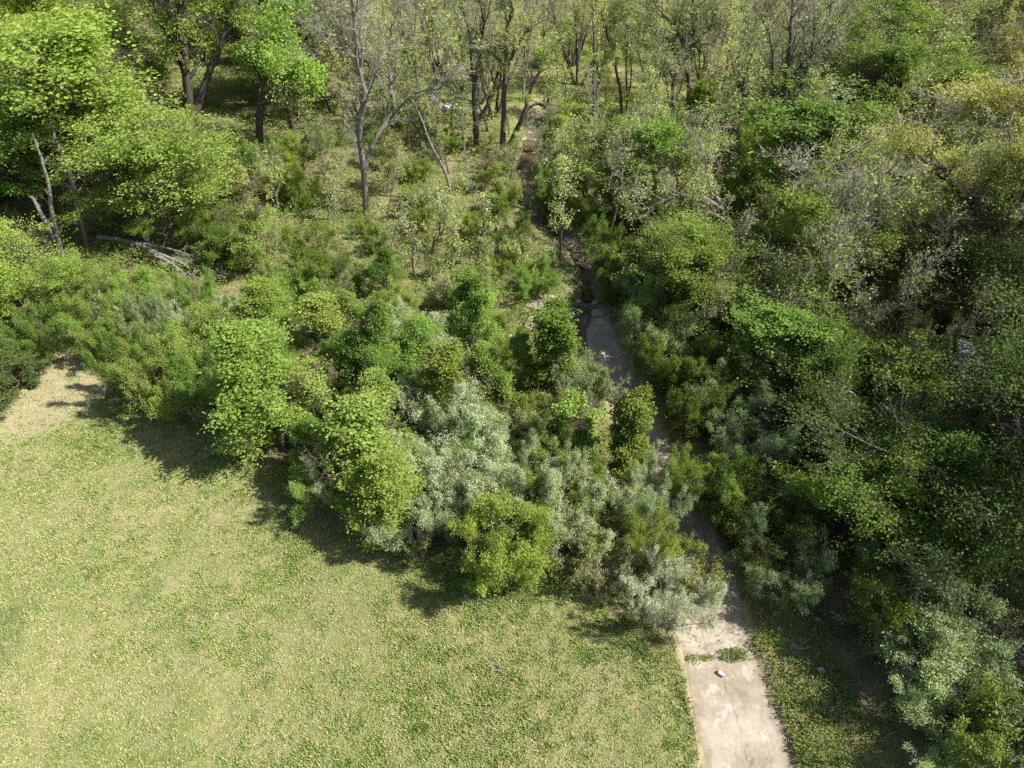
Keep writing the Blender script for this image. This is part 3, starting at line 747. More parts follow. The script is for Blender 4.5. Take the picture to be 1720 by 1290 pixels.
# ------------------------------------------------------------------ thicket between lawn and channel
HAND = [
 ('gum', 448, 650, 7.2, 'big cone-shaped sapling at the lawn edge casting the long pointed shadow', 1.12),
 ('shrub_green', 228, 618, 4.0, 'rounded green shrub over the leftmost shadow on the lawn', 1.0),
 ('shrub_yellow', 292, 640, 4.0, 'yellow-green shrub just right of the leftmost lawn-edge shrub', 1.0),
 ('shrub_green', 345, 650, 3.6, 'green shrub tucked left of the big cone-shaped sapling', 1.0),
 ('shrub_fresh', 165, 555, 3.4, 'bright shrub above the tip of the bare dirt slope', 1.2),
 ('shrub_sage', 245, 545, 3.2, 'grey-green shrub behind the leftmost lawn-edge shrubs', 1.1),
 ('shrub_yellow', 330, 575, 3.6, 'yellowish feathery shrub below the silver mound', 1.2),
 ('silver', 385, 525, 2.2, 'small silver shrub on the tan bank at the thicket top', 1.1),
 ('silver', 445, 512, 2.0, 'pale silvery mound of leaves left of the dome-shaped bush', 1.5),
 ('shrub_deep', 520, 442, 3.6, 'deep green dome-shaped bush standing alone on the tan slope', 1.1),
 ('gum_fresh', 420, 560, 4.6, 'fresh green sapling rising behind the big cone-shaped one', 1.2),
 ('shrub_fresh', 505, 505, 3.2, 'bright shrub at the foot of the dome-shaped bush', 1.1),
 ('sap_yellow', 540, 560, 4.8, 'yellow-green young tree left of the dark green pair', 1.2),
 ('sap_yellow', 590, 530, 4.0, 'yellow-green young tree on the upper rim of the thicket', 1.2),
 ('gum', 612, 612, 5.6, 'dark-topped sapling in the middle of the thicket', 1.1),
 ('gum', 678, 622, 4.8, 'smaller sapling right of the dark-topped sapling', .9),
 ('silver', 690, 575, 3.0, 'pale silver shrub on the sunlit far rim of the thicket', 1.7),
 ('silver', 640, 560, 2.4, 'low silver shrub behind the dark-topped sapling', 1.4),
 ('gum_deep', 785, 635, 5.4, 'deep green sapling behind the large silver shrubs', 1.25),
 ('sap_yellow', 590, 745, 5.6, 'tall yellow-green young tree with olive tips near the lawn', 1.25),
 ('sap_yellow', 640, 690, 4.8, 'yellow-green young tree left of the large silver shrubs', 1.1),
 ('gum_fresh', 612, 815, 5.0, 'bright leafy sapling at the lawn edge beside a silver skirt', 1.0),
 ('shrub_green', 560, 790, 3.2, 'green shrub behind the bright leafy lawn-edge sapling', 1.0),
 ('silver', 545, 805, 3.0, 'silver shrub in shade at the left foot of the bright sapling', .9),
 ('silver', 750, 725, 4.2, 'largest silver shrub crowning the thicket', 1.35),
 ('silver', 820, 800, 4.0, 'silver shrub in front and right of the largest one', 1.35),
 ('silver', 700, 835, 3.8, 'silver shrub low at the lawn edge left of the bright round bush', 1.2),
 ('silver', 770, 855, 3.4, 'silver shrub directly behind the bright round bush', 1.1),
 ('silver', 880, 835, 3.4, 'silver shrub behind and right of the bright round bush', 1.1),
 ('silver', 870, 745, 3.4, 'pale silver shrub right of the largest one', 1.0),
 ('silver', 715, 650, 3.0, 'silver shrub between two dark saplings', 1.1),
 ('sap_fresh', 845, 655, 4.4, 'light green young tree right of the deep green sapling', 1.1),
 ('shrub_yellow', 905, 700, 3.2, 'yellowish shrub left of the leafy columns', 1.1),
 ('brush', 905, 755, 2.6, 'brown twiggy gap bush between silver shrubs and leafy columns', 1.3),
 ('brush', 925, 590, 2.0, 'tan twiggy bush left of the tall vine column', 1.1),
 ('column_deep', 937, 590, 6.4, 'tall dark vine column beside the rocky creek mouth', 1.25),
 ('column_deep', 893, 635, 4.6, 'shorter vine column left of the tall dark one', 1.1),
 ('feather', 985, 650, 4.0, 'feathery grey-green upright shrub leaning over the channel', 1.0),
 ('column_green', 968, 705, 5.0, 'leafy green column left of the channel bend', 1.5),
 ('shrub_yellow', 960, 790, 3.2, 'yellow-green shrub in front of the leafy green column', 1.0),
 ('column_deep', 1052, 765, 5.2, 'dark vine column at the very edge of the channel', 1.35),
 ('silver', 1085, 775, 2.8, 'small silver shrub against the dark vine column', .75),
 ('silver', 960, 860, 3.8, 'silver-green shrub between the bright round bush and the channel', 1.1),
 ('shrub_sage', 920, 800, 3.0, 'grey-green shrub behind the silver-green one', 1.0),
 ('silver', 1080, 850, 3.6, 'silver-green shrub just left of the channel narrows', 1.0),
 ('shrub_yellow', 1100, 905, 3.4, 'yellow-green bush growing out of the silver-green shrub by the channel', .85),
 ('shrub_fresh', 855, 915, 4.0, 'bright round bush bulging onto the lawn', 1.05),
 ('shrub_fresh', 820, 890, 3.4, 'bright bush merging with the bright round bush', 1.0),
 ('brush_grey', 965, 925, 2.4, 'bare-stemmed bush at the lawn edge right of the bright round bush', 1.0),
 ('brush', 1015, 945, 2.4, 'brown twiggy bush between bare stems and silver shrub', 1.0),
 ('brush_grey', 1168, 948, 2.4, 'spray of bare grey twigs behind the whitish shrub', .8),
 ('brush_grey', 690, 880, 2.2, 'tangle of dead stems under the lawn-edge silver shrub', 1.1),
 ('brush', 350, 690, 1.8, 'dry stems at the lawn edge left of the long shadow', 1.2),
 ('brush', 300, 680, 1.6, 'dry stems at the lawn edge under the yellow-green shrub', 1.2),
 ('sap_yellow', 500, 640, 4.6, 'yellow-green young tree right behind the big cone-shaped sapling', 1.3),
 ('shrub_green', 520, 700, 3.6, 'green shrub wedged right of the big cone-shaped sapling', 1.2),
 ('sap_fresh', 550, 655, 4.4, 'bright young tree in the middle of the left thicket', 1.3),
 # right bank of the channel
 ('shrub_sage', 1105, 545, 3.8, 'grey-green shrub bending over the head of the channel', 1.3),
 ('shrub_sage', 1080, 490, 2.6, 'smaller grey-green shrub by the creek crossing', 1.1),
 ('shrub_deep', 1030, 470, 2.2, 'deep green shrub at the creek bend', 1.0),
 ('shrub_deep', 1135, 612, 3.4, 'deep green shrub shading the upper channel', 1.1),
 ('shrub_dark', 1165, 675, 3.2, 'dark shrub along the middle of the channel', 1.1),
 ('shrub_fresh', 1168, 785, 2.6, 'bright green shrub at the right rim of the channel', .9),
 ('shrub_green', 1225, 815, 3.0, 'green shrub just behind the bright rim shrub', 1.0),
 ('shrub_dark', 1265, 865, 3.0, 'dark shrub in the shade right of the channel narrows', 1.1),
 ('shrub_sage', 1285, 740, 3.4, 'grey-green shrub catching light in the shaded wood', 1.1),
 ('shrub_sage', 1325, 940, 2.7, 'shaded grey-green shrub across the channel from the whitish shrub', 1.1),
 ('shrub_sage', 1612, 1065, 3.4, 'big spreading grey-green shrub by the shaded grass', 1.6),
 ('shrub_sage', 1645, 1190, 3.2, 'spreading grey-green shrub nearest the camera', 1.45),
 ('shrub_sage', 1735, 1080, 4.4, 'grey-green shrub cut by the edge of the view', 1.5),
 ('shrub_yellow', 1700, 1255, 3.4, 'thin yellow-green bush with pale stems nearest the camera', 1.0),
 ('shrub_dark', 1490, 1010, 3.4, 'dark shrub in deep shade behind the big grey-green shrub', 1.1),
 ('cedar', 12, 610, 3.2, 'dark cedar beside the bare dirt slope', 1.1),
 ('cedar', -70, 655, 3.6, 'dark cedar half hidden by the edge of the view', 1.1),
 ('shrub_green', 60, 560, 3.2, 'green shrub behind the dark cedar', 1.2),
 # left wood
 ('tall_fresh', 60, 200, 13, 'tall bright tree filling the left edge of the wood', 1.0),
 ('round_fresh', 25, 270, 9.0, 'bright spreading tree behind the white snag', 1.0),
 ('round_fresh', 5, 465, 6.5, 'bright spreading tree at the front left of the wood', 1.0),
 ('round_fresh', 110, 495, 4.6, 'small bright spreading tree by the fallen trunk', 1.1),
 ('round_fresh', 270, 290, 8.5, 'bright spreading tree in front of the great twin-trunked tree', 1.1),
 ('round_green', 210, 290, 7.0, 'round green tree between the grey snag and great tree', 1.0),
 ('round_fresh', 120, 190, 8.5, 'bright spreading tree above the grey snag', 1.0),
 ('tall_fresh', 40, 60, 12, 'tall bright tree in the upper left corner', 1.0),
 ('round_deep', 90, 40, 9.0, 'deep green tree behind the upper left corner', 1.0),
 ('round_fresh', 230, 350, 4.6, 'low bright tree behind the fallen trunk', 1.0),
 ('shrub_fresh', 235, 490, 2.8, 'bright shrub in front of the fallen trunk', 1.3),
 ('shrub_green', 330, 500, 2.8, 'green shrub in front of the fallen trunk tip', 1.2),
 ('shrub_deep', 360, 400, 3.0, 'deep green shrub behind the fallen trunk tip', 1.1),
 # right wood
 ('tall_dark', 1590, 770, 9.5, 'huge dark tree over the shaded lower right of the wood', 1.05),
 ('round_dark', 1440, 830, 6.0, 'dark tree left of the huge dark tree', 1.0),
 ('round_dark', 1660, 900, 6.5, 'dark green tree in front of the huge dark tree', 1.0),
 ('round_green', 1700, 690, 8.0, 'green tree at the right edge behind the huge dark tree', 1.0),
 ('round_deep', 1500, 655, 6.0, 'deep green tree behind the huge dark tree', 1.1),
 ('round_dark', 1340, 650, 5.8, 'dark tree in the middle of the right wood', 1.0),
 ('round_green', 1310, 570, 5.6, 'green tree left of the dark double trunk', 1.0),
 ('round_deep', 1230, 480, 6.5, 'deep green tree over the creek crossing', 1.1),
 ('round_green', 1160, 440, 6.0, 'green tree right of the creek bend', 1.1),
 ('round_green', 1300, 400, 8.0, 'green tree in front of the bare fan-shaped tree', 1.1),
 ('round_green', 1330, 250, 8.5, 'green tree under the bare fan-shaped trees', 1.1),
 ('round_green', 1440, 170, 9.5, 'bright topped green tree behind the bare fan-shaped trees', 1.0),
 ('round_green', 1500, 110, 10.5, 'bright topped green tree high in the right wood', 1.0),
 ('olive', 1640, 250, 10, 'largest olive-yellow tree at the right edge', 1.05),
 ('olive', 1560, 410, 7, 'olive-yellow tree in the middle of the right wood', 1.0),
 ('olive', 1690, 450, 7, 'olive-yellow tree in front of the largest one', 1.1),
 ('olive', 1640, 60, 11, 'olive-yellow tree in the upper right corner', 1.1),
 ('olive', 1560, 40, 10, 'olive-yellow tree beside the upper right corner tree', 1.0),
]
for k, u, v, H, lab, wd in HAND:
    if v > 480 and u < 1150: wd *= .82
    pc(k, u, v, H, lab, wide=wd)
for u, v, H, k, lab in [(1290, 560, 7, 'slim_bare', 'slim bare pole rising left of the slim grey trunk'), (1470, 600, 8, 'slim_bare', 'slim bare pole between the double trunk and the broken one'),
    (1180, 520, 7, 'slim_bare', 'slim bare pole behind the grey-green shrub at the channel head'), (1250, 640, 6, 'slim_bare', 'slim bare pole in the dark mid right wood'),
    (1340, 470, 9, 'bare', 'wide bare tree left of the dark double trunk'), (1500, 500, 8, 'bare', 'wide bare tree right of the dark double trunk'), (1130, 440, 7, 'slim', 'slim budding pole right of the creek bend'),
    (560, 400, 5, 'slim_bare', 'slim bare pole on the tan slope above the dome-shaped bush'), (650, 470, 5.5, 'slim_bare', 'slim bare pole over the silver rim of the thicket'), (820, 500, 5, 'slim', 'slim budding pole left of the rock shelf'),
    (250, 400, 6, 'bare', 'small bare tree standing behind the fallen trunk'), (200, 260, 9, 'budding', 'budding tree between the snags and the great tree')]:
    pb(k, u, v, H, lab)
# the whitish shrub hanging over the concrete
KINDS['pale'] = (var('silver', mat='pale', H=3.4, lean=.95, nl=11, leaf=(.055, .026), gap=.3), 1, 'silver_shrub', 'shrub', 'whitish shrub')
pc('pale', 1128, 1000, 3.3, 'whitish felt-leaved shrub hanging over the pale concrete', wide=.9)
# trees just outside the view whose shadows fall in from the right
for u, v, H, k in [(25.5, 14, 10, 'tall_dark'), (23, 19, 13.5, 'tall_dark'), (25, 25, 13.5, 'tall_dark'), (24, 32, 11, 'tall_dark'), (25.0, 9, 8.8, 'tall_dark'), (24.3, 3.5, 8.0, 'tall_dark'), (30, 22, 12, 'tall_dark')]:
    plant(k, u, v, H, auto='edge')

# ================================================================== TREES WITH THEIR OWN TRUNK LINES
def custom(name, cat, label, spec, base, paths, seed, dys=None, foliage=True, part='trunk', dz=0.):
    """paths: pixel way-points with radius in metres, standing in the upright plane through the base"""
    b = at(*base, 0.); z0 = float(height(b[:1], b[1:2])[0]); ps = []
    rng = rs(seed)
    for pi, P in enumerate(paths):
        q = np.array([[*at_y(u, v, b[1]), r*(.8 if seed == 104 else 1.1)] for u, v, r in P])
        q[:, :3] -= np.array([b[0], b[1], z0])
        # limbs also lean out of the plane
        n = len(q); lean = 0 if pi == 0 else rng.uniform(-.35, .35)
        L = np.linalg.norm(q[:, :3]-q[0, :3], axis=1)
        q[:, 1] += lean*L
        if pi == 0: q[0, 2] = min(q[0, 2], -.15)
        q = smooth(q, 4); q[:, :3] += rng.normal(0, .02, q[:, :3].shape)*np.linspace(0, 1, len(q))[:, None]*2
        ps.append((q[:, :3], np.maximum(q[:, 3], .015)))
    wme, cme = build_plant(spec, seed, ps)
    o = empty(name, (b[0], b[1], z0), label, cat)
    put_obj(part, wme, o)
    if cme: put_obj('crown' if spec.get('nl', 0) or 1 else 'twigs', cme, o)
    REG.append((o, 'custom', b[0], b[1], 10, label)); return o
bare = var('bare', n1=8, t0=.45, len1=2.3, n2=6, n3=3, nl=.35)
bud = var('budding', n1=8, t0=.45, len1=2.0, n2=6, n3=3, nl=1)
fewbud = var('budding', n1=6, t0=.5, len1=1.7, n2=6, nl=1, n4=1)
bigleaf = var('tall', n1=[16, 14, 8], t0=[.32, .3, .3], len1=4.4, n2=10, nl=6, gap=.42)
dead = dict(H=5, r=.1, n1=7, t0=.25, ang1=.9, len1=1.3, shape='cone', n2=3, n3=2, nl=0, bark='bark_pale', mat='bud', rt=.01, rmin=.012, trop1=.1, leaf=(.1, .1), n4=0)

custom('tall_tree', 'tree', 'great twin-trunked tree with a wide bright crown in the left wood', bigleaf, (322, 225),
       [[(322, 225, .42), (318, 180, .36), (312, 120, .3), (306, 60, .25), (302, 0, .2), (300, -60, .12)],
        [(322, 205, .34), (335, 165, .3), (352, 110, .24), (375, 60, .2), (410, 30, .14), (440, -10, .08)],
        [(314, 140, .16), (285, 80, .12), (255, 40, .08), (235, 0, .05)]], 101)
custom('tall_tree', 'tree', 'tree with a bare brown lower trunk right of the great twin-trunked tree', var('tall', n1=[14, 6], t0=[.45, .3], len1=3.0, n2=9, gap=.35), (437, 255),
       [[(437, 255, .32), (436, 220, .28), (437, 185, .27), (445, 140, .2), (450, 90, .15), (455, 40, .08)],
        [(437, 190, .14), (470, 150, .1), (495, 120, .06)]], 102)
custom('leaning_tree', 'tree', 'slender dark tree leaning left of the great twin-trunked tree', var('budding', n1=[10, 6], nl=2, mat='fresh', t0=.35, len1=2.6), (172, 182),
       [[(172, 182, .15), (162, 150, .13), (150, 115, .11), (138, 75, .08), (125, 35, .05)],
        [(158, 140, .08), (170, 100, .06), (180, 60, .04)]], 103)
custom('bare_tree', 'tree', 'large forked bare grey tree hung with tangled dead vines', var('bare', n1=[14, 12, 8, 7], t0=[.35, .25, .2, .1], len1=2.7, n2=8, n3=3, nl=.25), (612, 356),
       [[(614, 356, .30), (613, 310, .28), (608, 260, .26), (604, 220, .24), (612, 160, .22), (602, 110, .19), (598, 60, .15), (592, 10, .1), (588, -30, .06)],
        [(612, 285, .22), (628, 240, .2), (655, 200, .17), (652, 165, .14), (644, 120, .1), (650, 60, .06)],
        [(655, 200, .14), (680, 170, .11), (705, 150, .09), (740, 143, .06), (752, 110, .04)],
        [(604, 100, .1), (580, 82, .08), (555, 65, .05)]], 104)
custom('dead_trunk', 'dead tree', 'leaning dead grey trunk right of the large forked bare tree', dict(dead, n1=9, bark='bark_grey'), (760, 335),
       [[(760, 335, .10), (748, 290, .09), (722, 240, .08), (706, 195, .07), (688, 160, .05), (672, 125, .03)]], 105)
custom('bare_tree', 'tree', 'bare double tree with a leaning second trunk left of the creek', var('bare', n1=[10, 8, 6], t0=[.4, .3, .4], len1=2.6, n2=6, n3=3, nl=.7, bark='bark'), (801, 246),
       [[(801, 246, .24), (799, 200, .22), (797, 160, .2), (799, 125, .17), (808, 85, .13), (812, 40, .1), (806, -10, .05)],
        [(800, 210, .17), (812, 190, .15), (826, 165, .14), (838, 120, .1), (845, 90, .06)],
        [(797, 150, .1), (792, 100, .08), (790, 50, .06), (775, 0, .04)]], 106)
custom('budding_tree', 'tree', 'straight dark-trunked tree forking high beside the leaning trunk', var('budding', n1=[10, 8, 5], t0=[.45, .2, .3], len1=2.2, n2=6, n3=3, nl=1), (842, 256),
       [[(842, 256, .22), (846, 205, .2), (847, 150, .18), (850, 105, .16), (851, 60, .13), (858, 20, .1), (862, -30, .05)],
        [(848, 130, .09), (868, 80, .08), (890, 45, .05)],
        [(848, 112, .07), (830, 95, .05), (815, 88, .03)]], 107)
custom('leaning_tree', 'tree', 'dark trunk leaning right over the creek pool', var('budding', n1=[7, 7], t0=[.5, .2], len1=1.6, n2=6, n3=3, nl=1), (850, 262),
       [[(846, 268, .22), (862, 230, .19), (880, 190, .17), (892, 150, .12), (905, 120, .08), (915, 80, .05)],
        [(886, 182, .11), (902, 176, .09), (918, 180, .07), (925, 150, .05)]], 108)
custom('budding_tree', 'tree', 'short dark pole tree left of the bare double tree', fewbud, (774, 202),
       [[(774, 202, .16), (776, 165, .14), (779, 130, .11), (776, 95, .08), (772, 60, .04)]], 109)
custom('budding_tree', 'tree', 'straight slim tree rising in the middle of the bright clearing', bud, (998, 250),
       [[(1000, 250, .13), (998, 200, .12), (997, 150, .11), (998, 90, .09), (996, 30, .06), (994, -20, .03)]], 110)
custom('budding_tree', 'tree', 'slim tree bending left right of the straight clearing tree', bud, (1044, 200),
       [[(1044, 200, .13), (1043, 160, .12), (1036, 125, .1), (1026, 80, .09), (1015, 45, .06), (1008, 10, .03)],
        [(1018, 52, .05), (1030, 42, .04), (1040, 36, .02)]], 111)
custom('budding_tree', 'tree', 'thin pole tree beside the slim bending clearing tree', fewbud, (1053, 195),
       [[(1053, 195, .08), (1053, 150, .07), (1051, 110, .06), (1055, 60, .04)]], 112)
custom('bare_tree', 'tree', 'dark many-forked tree at the right end of the clearing', var('bare', n1=[6, 8, 8, 6], t0=[.6, .2, .2, .2], len1=2.3, n2=9, bark='bark', nl=.6), (1158, 205),
       [[(1155, 205, .26), (1158, 165, .24), (1156, 120, .2), (1155, 92, .19)],
        [(1155, 95, .14), (1143, 65, .12), (1126, 38, .1), (1105, 15, .06), (1088, -15, .03)],
        [(1155, 95, .14), (1165, 70, .11), (1163, 30, .08), (1168, -20, .04)],
        [(1178, 90, .1), (1166, 68, .08), (1190, 50, .07), (1205, 10, .04)]], 113)
custom('bare_tree', 'tree', 'dark tree bending left beside the many-forked tree', var('bare', n1=[8, 7], bark='bark', t0=[.4, .2], len1=2.3, n2=8, nl=.7), (1133, 205),
       [[(1136, 205, .17), (1130, 160, .15), (1133, 125, .14), (1136, 95, .12), (1120, 65, .1), (1100, 50, .05)],
        [(1130, 130, .09), (1112, 95, .08), (1085, 75, .05)]], 114)
custom('bare_tree', 'tree', 'leaning dark tree under the green tops right of the clearing', bud, (1203, 300),
       [[(1200, 302, .26), (1208, 260, .24), (1230, 225, .2), (1245, 185, .16), (1250, 140, .1), (1262, 90, .06)]], 115)
custom('bare_tree', 'tree', 'bare tree with several upright grey trunks in the right wood', var('bare', n1=[9, 9, 8, 8], t0=.35, len1=2.8, n2=6, n3=3, bark='bark', nl=.3), (1300, 255),
       [[(1300, 255, .24), (1308, 200, .22), (1318, 140, .19), (1326, 80, .15), (1330, 20, .1), (1335, -40, .05)],
        [(1306, 215, .15), (1335, 160, .13), (1352, 90, .1), (1362, 20, .06)],
        [(1310, 190, .12), (1298, 130, .1), (1292, 70, .07), (1270, 10, .04)],
        [(1316, 150, .1), (1345, 100, .08), (1385, 60, .05)]], 116)
custom('bare_tree', 'tree', 'bare fan-shaped tree spreading long grey limbs to the right', var('bare', n1=[8, 10, 10, 8], t0=.3, len1=2.8, n2=6, n3=3, bark='bark', nl=.2), (1356, 215),
       [[(1356, 215, .2), (1366, 175, .18), (1378, 120, .15), (1392, 60, .1), (1398, -10, .05)],
        [(1360, 205, .16), (1400, 150, .14), (1440, 85, .11), (1480, 30, .07), (1510, -10, .04)],
        [(1366, 195, .15), (1420, 140, .12), (1455, 100, .1), (1500, 50, .06)],
        [(1360, 210, .14), (1345, 160, .11), (1340, 100, .08), (1348, 20, .04)]], 117)
custom('bare_tree', 'tree', 'bare tree of thin upswept limbs behind the bright topped tree', var('bare', n1=[10, 9, 8], t0=.3, len1=2.9, n2=6, n3=3, bark='bark', nl=.3), (1430, 180),
       [[(1425, 185, .2), (1440, 130, .17), (1462, 70, .13), (1478, 10, .08), (1490, -40, .04)],
        [(1432, 155, .13), (1470, 110, .11), (1520, 60, .08), (1560, 20, .04)],
        [(1436, 140, .1), (1428, 80, .08), (1440, 10, .05)]], 118)
custom('budding_tree', 'tree', 'dark double trunk leaning right in the shaded wood', bud, (1408, 520),
       [[(1408, 522, .30), (1424, 480, .27), (1444, 445, .24), (1462, 400, .18), (1475, 350, .12), (1480, 300, .06)],
        [(1436, 495, .22), (1455, 462, .2), (1470, 430, .16), (1500, 380, .1), (1520, 340, .05)]], 119)
custom('bare_tree', 'tree', 'slim grey trunk left of the dark double trunk', bare, (1366, 585),
       [[(1362, 588, .13), (1378, 540, .12), (1390, 490, .11), (1402, 440, .1), (1412, 400, .08), (1425, 340, .04)],
        [(1388, 500, .08), (1385, 450, .07), (1378, 410, .04)]], 120)
custom('catkin_tree', 'tree', 'gnarled dark-limbed tree holding the olive-yellow crown at right', var('olive', n1=[8, 12, 9, 8], t0=[.3, .2, .2, .2], len1=2.6, n2=10, nl=2), (1700, 520),
       [[(1700, 525, .33), (1688, 470, .3), (1672, 410, .28), (1660, 360, .26), (1645, 345, .22)],
        [(1660, 365, .22), (1640, 342, .2), (1612, 325, .16), (1595, 295, .12), (1570, 285, .07), (1540, 270, .04)],
        [(1672, 400, .14), (1685, 340, .12), (1705, 315, .09), (1735, 300, .05)],
        [(1614, 322, .12), (1640, 305, .1), (1665, 280, .07), (1690, 250, .04)]], 121)
custom('leaning_tree', 'tree', 'leaning broken trunk below the gnarled tree', var('bare', n1=5, t0=.5, len1=1.2, n2=4, bark='bark'), (1558, 690),
       [[(1555, 692, .24), (1572, 660, .2), (1588, 625, .15), (1600, 590, .1), (1606, 560, .05)]], 122)
custom('bare_tree', 'tree', 'pale arching bare limbs between gnarled tree and broken trunk', var('bare', n1=[7, 6], t0=.3, len1=1.5, n2=6, nl=.2, bark='bark_pale'), (1615, 620),
       [[(1612, 622, .10), (1616, 580, .09), (1632, 540, .08), (1650, 505, .07), (1668, 470, .04)],
        [(1614, 600, .07), (1608, 560, .06), (1640, 567, .05), (1690, 564, .04), (1720, 590, .03)]], 123)
custom('bare_tree', 'tree', 'bare tree with low crooked limbs above the creek bend', var('bare', n1=[6, 8, 8], t0=.2, len1=1.8, n2=8, nl=.4), (1240, 430),
       [[(1235, 432, .17), (1225, 380, .16), (1205, 335, .13), (1190, 300, .08), (1188, 260, .04)],
        [(1215, 352, .12), (1170, 320, .1), (1120, 318, .08), (1080, 330, .05), (1050, 320, .03)],
        [(1225, 375, .1), (1180, 345, .09), (1130, 360, .07), (1098, 372, .04)]], 124)
custom('snag', 'dead tree', 'white dead snag with two broken trunks in the left wood', dict(dead, n1=[5, 2], len1=.9), (106, 445),
       [[(108, 446, .14), (94, 385, .13), (86, 350, .11), (83, 315, .09), (72, 275, .08), (63, 248, .06), (52, 225, .03)],
        [(92, 402, .13), (78, 372, .12), (66, 348, .11), (57, 326, .08)]], 125)
custom('snag', 'dead tree', 'grey dead tree with short side limbs right of the white snag', dict(dead, n1=14, len1=1.5, t0=.2, bark='bark_grey'), (148, 418),
       [[(148, 420, .15), (138, 375, .14), (126, 330, .12), (120, 295, .11), (104, 265, .09), (95, 235, .06), (88, 205, .03)]], 126)
for i, (bu, bv, tu, tv, lab) in enumerate([
    (745, 405, 735, 345, 'short leaning grey stem in the scrub under the dead trunk'),
    (806, 445, 812, 345, 'thin sapling standing alone left of the creek'),
    (725, 425, 748, 370, 'crooked small trunk in the middle scrub'),
    (688, 250, 690, 150, 'thin bare pole behind the large forked bare tree'),
    (555, 370, 552, 300, 'pair-like thin stem on the tan slope left of the forked tree'),
    (915, 245, 925, 190, 'thin bent stem behind the creek pool'),
    (955, 305, 950, 240, 'thin dark stem right of the creek pool'),
    (1080, 250, 1092, 120, 'dark slim tree between clearing and right wood'),
    (1095, 265, 1100, 90, 'second dark slim tree between clearing and right wood'),
    (700, 470, 690, 380, 'thin grey stem on the tan middle slope'),
    (760, 470, 762, 395, 'dark thin stem beside the middle slope tangle'),
    (985, 345, 975, 270, 'thin stem over the shaded creek run'),
    (470, 360, 462, 280, 'thin stem below the brown-trunked tree'),
    (1245, 330, 1235, 215, 'slim trunk in front of the leaning dark tree'),
    (1500, 330, 1498, 210, 'slim dark trunk under the olive-yellow crowns'),
    (1545, 150, 1548, 40, 'slim dark trunk among the upper right crowns')]):
    custom('bare_sapling', 'sapling', lab, var('bare', n1=9, t0=.3, len1=1.3, n2=5, n3=3, n4=1, nl=.6 if i % 2 else 1, bark='bark' if i % 3 else 'bark_grey'), (bu, bv),
           [[(bu, bv, .09), ((bu*2+tu)/3-3, (bv*2+tv)/3, .08), ((bu+tu*2)/3+3, (bv+2*tv)/3, .06), (tu, tv, .03)]], 140+i)

# fallen trunk lying on the ground
def fallen(label, pts, seed, spec, name='fallen_tree'):
    b = at(pts[0][0][0], pts[0][0][1], .4); ps = []
    for P in pts:
        q = []
        for u, v, r, z in P:
            a = at(u, v, z); zz = float(height(a[:1], a[1:2])[0]); a = at(u, v, z+zz)
            q.append([a[0]-b[0], a[1]-b[1], a[2]-0., r])
        q = smooth(q, 4); ps.append((q[:, :3], q[:, 3]))
    wme, cme = build_plant(spec, seed, ps)
    o = empty(name, (b[0], b[1], 0), label, 'fallen tree'); put_obj('trunk', wme, o)
    
    REG.append((o, 'custom', b[0], b[1], 1, label))
fallen('fallen grey trunk with splayed bare branches behind the left thicket',
       [[(165, 398, .16, .9), (215, 405, .14, .9), (265, 425, .11, .8), (320, 448, .08, .6), (378, 466, .04, .4)],
        [(235, 408, .07, .9), (285, 418, .05, .9), (330, 432, .03, .8)],
        [(250, 420, .13, .8), (290, 445, .1, .6), (322, 470, .05, .3)],
        [(300, 440, .08, .6), (345, 452, .06, .6), (385, 462, .03, .5)]], 131, dict(dead, n1=6, len1=1.3, n2=4, n3=3))
fallen('bleached branch lying across the scrub behind the fallen trunk', [[(330, 362, .06, .8), (370, 358, .05, .9), (410, 362, .03, .9)]], 132, dict(dead, n1=3, len1=.5, n2=2), 'fallen_branch')
fallen('small dead twig lying on the open lawn', [[(824, 1128, .022, .06), (836, 1126, .03, .08), (848, 1133, .015, .06)]], 133, dict(dead, n1=3, len1=.35, n2=1, t0=.1, rmin=.006, rt=.004), 'fallen_branch')
fallen('pale dead stick on the lit bank right of the channel', [[(1325, 1083, .03, .1), (1345, 1090, .03, .12), (1363, 1086, .015, .15)]], 134, dict(dead, n1=2, len1=.4, n2=1, rmin=.006, rt=.004), 'fallen_branch')
fallen('dead branch poking from the shaded grass behind the grey-green shrub', [[(1350, 955, .03, .1), (1362, 985, .03, .3), (1368, 1020, .015, .2)]], 135, dict(dead, n1=3, len1=.6, n2=2, rmin=.008, rt=.005), 'fallen_branch')
fallen('thin drift branches washed onto the concrete under the whitish shrub', [[(1150, 1060, .02, -.2), (1175, 1085, .02, -.22), (1205, 1118, .012, -.25)], [(1160, 1062, .015, -.2), (1190, 1082, .012, -.2), (1212, 1112, .008, -.25)]], 136, dict(dead, n1=3, len1=.4, n2=1, rmin=.004, rt=.003, bark='bark_brown'), 'fallen_branch')
fallen('long dead bough arching low above the creek bend', [[(1200, 402, .09, 1.6), (1165, 410, .08, 1.8), (1135, 425, .06, 1.6), (1120, 465, .03, 1.0)]], 137, dict(dead, n1=4, len1=.9, n2=2, bark='bark_grey'), 'fallen_branch')

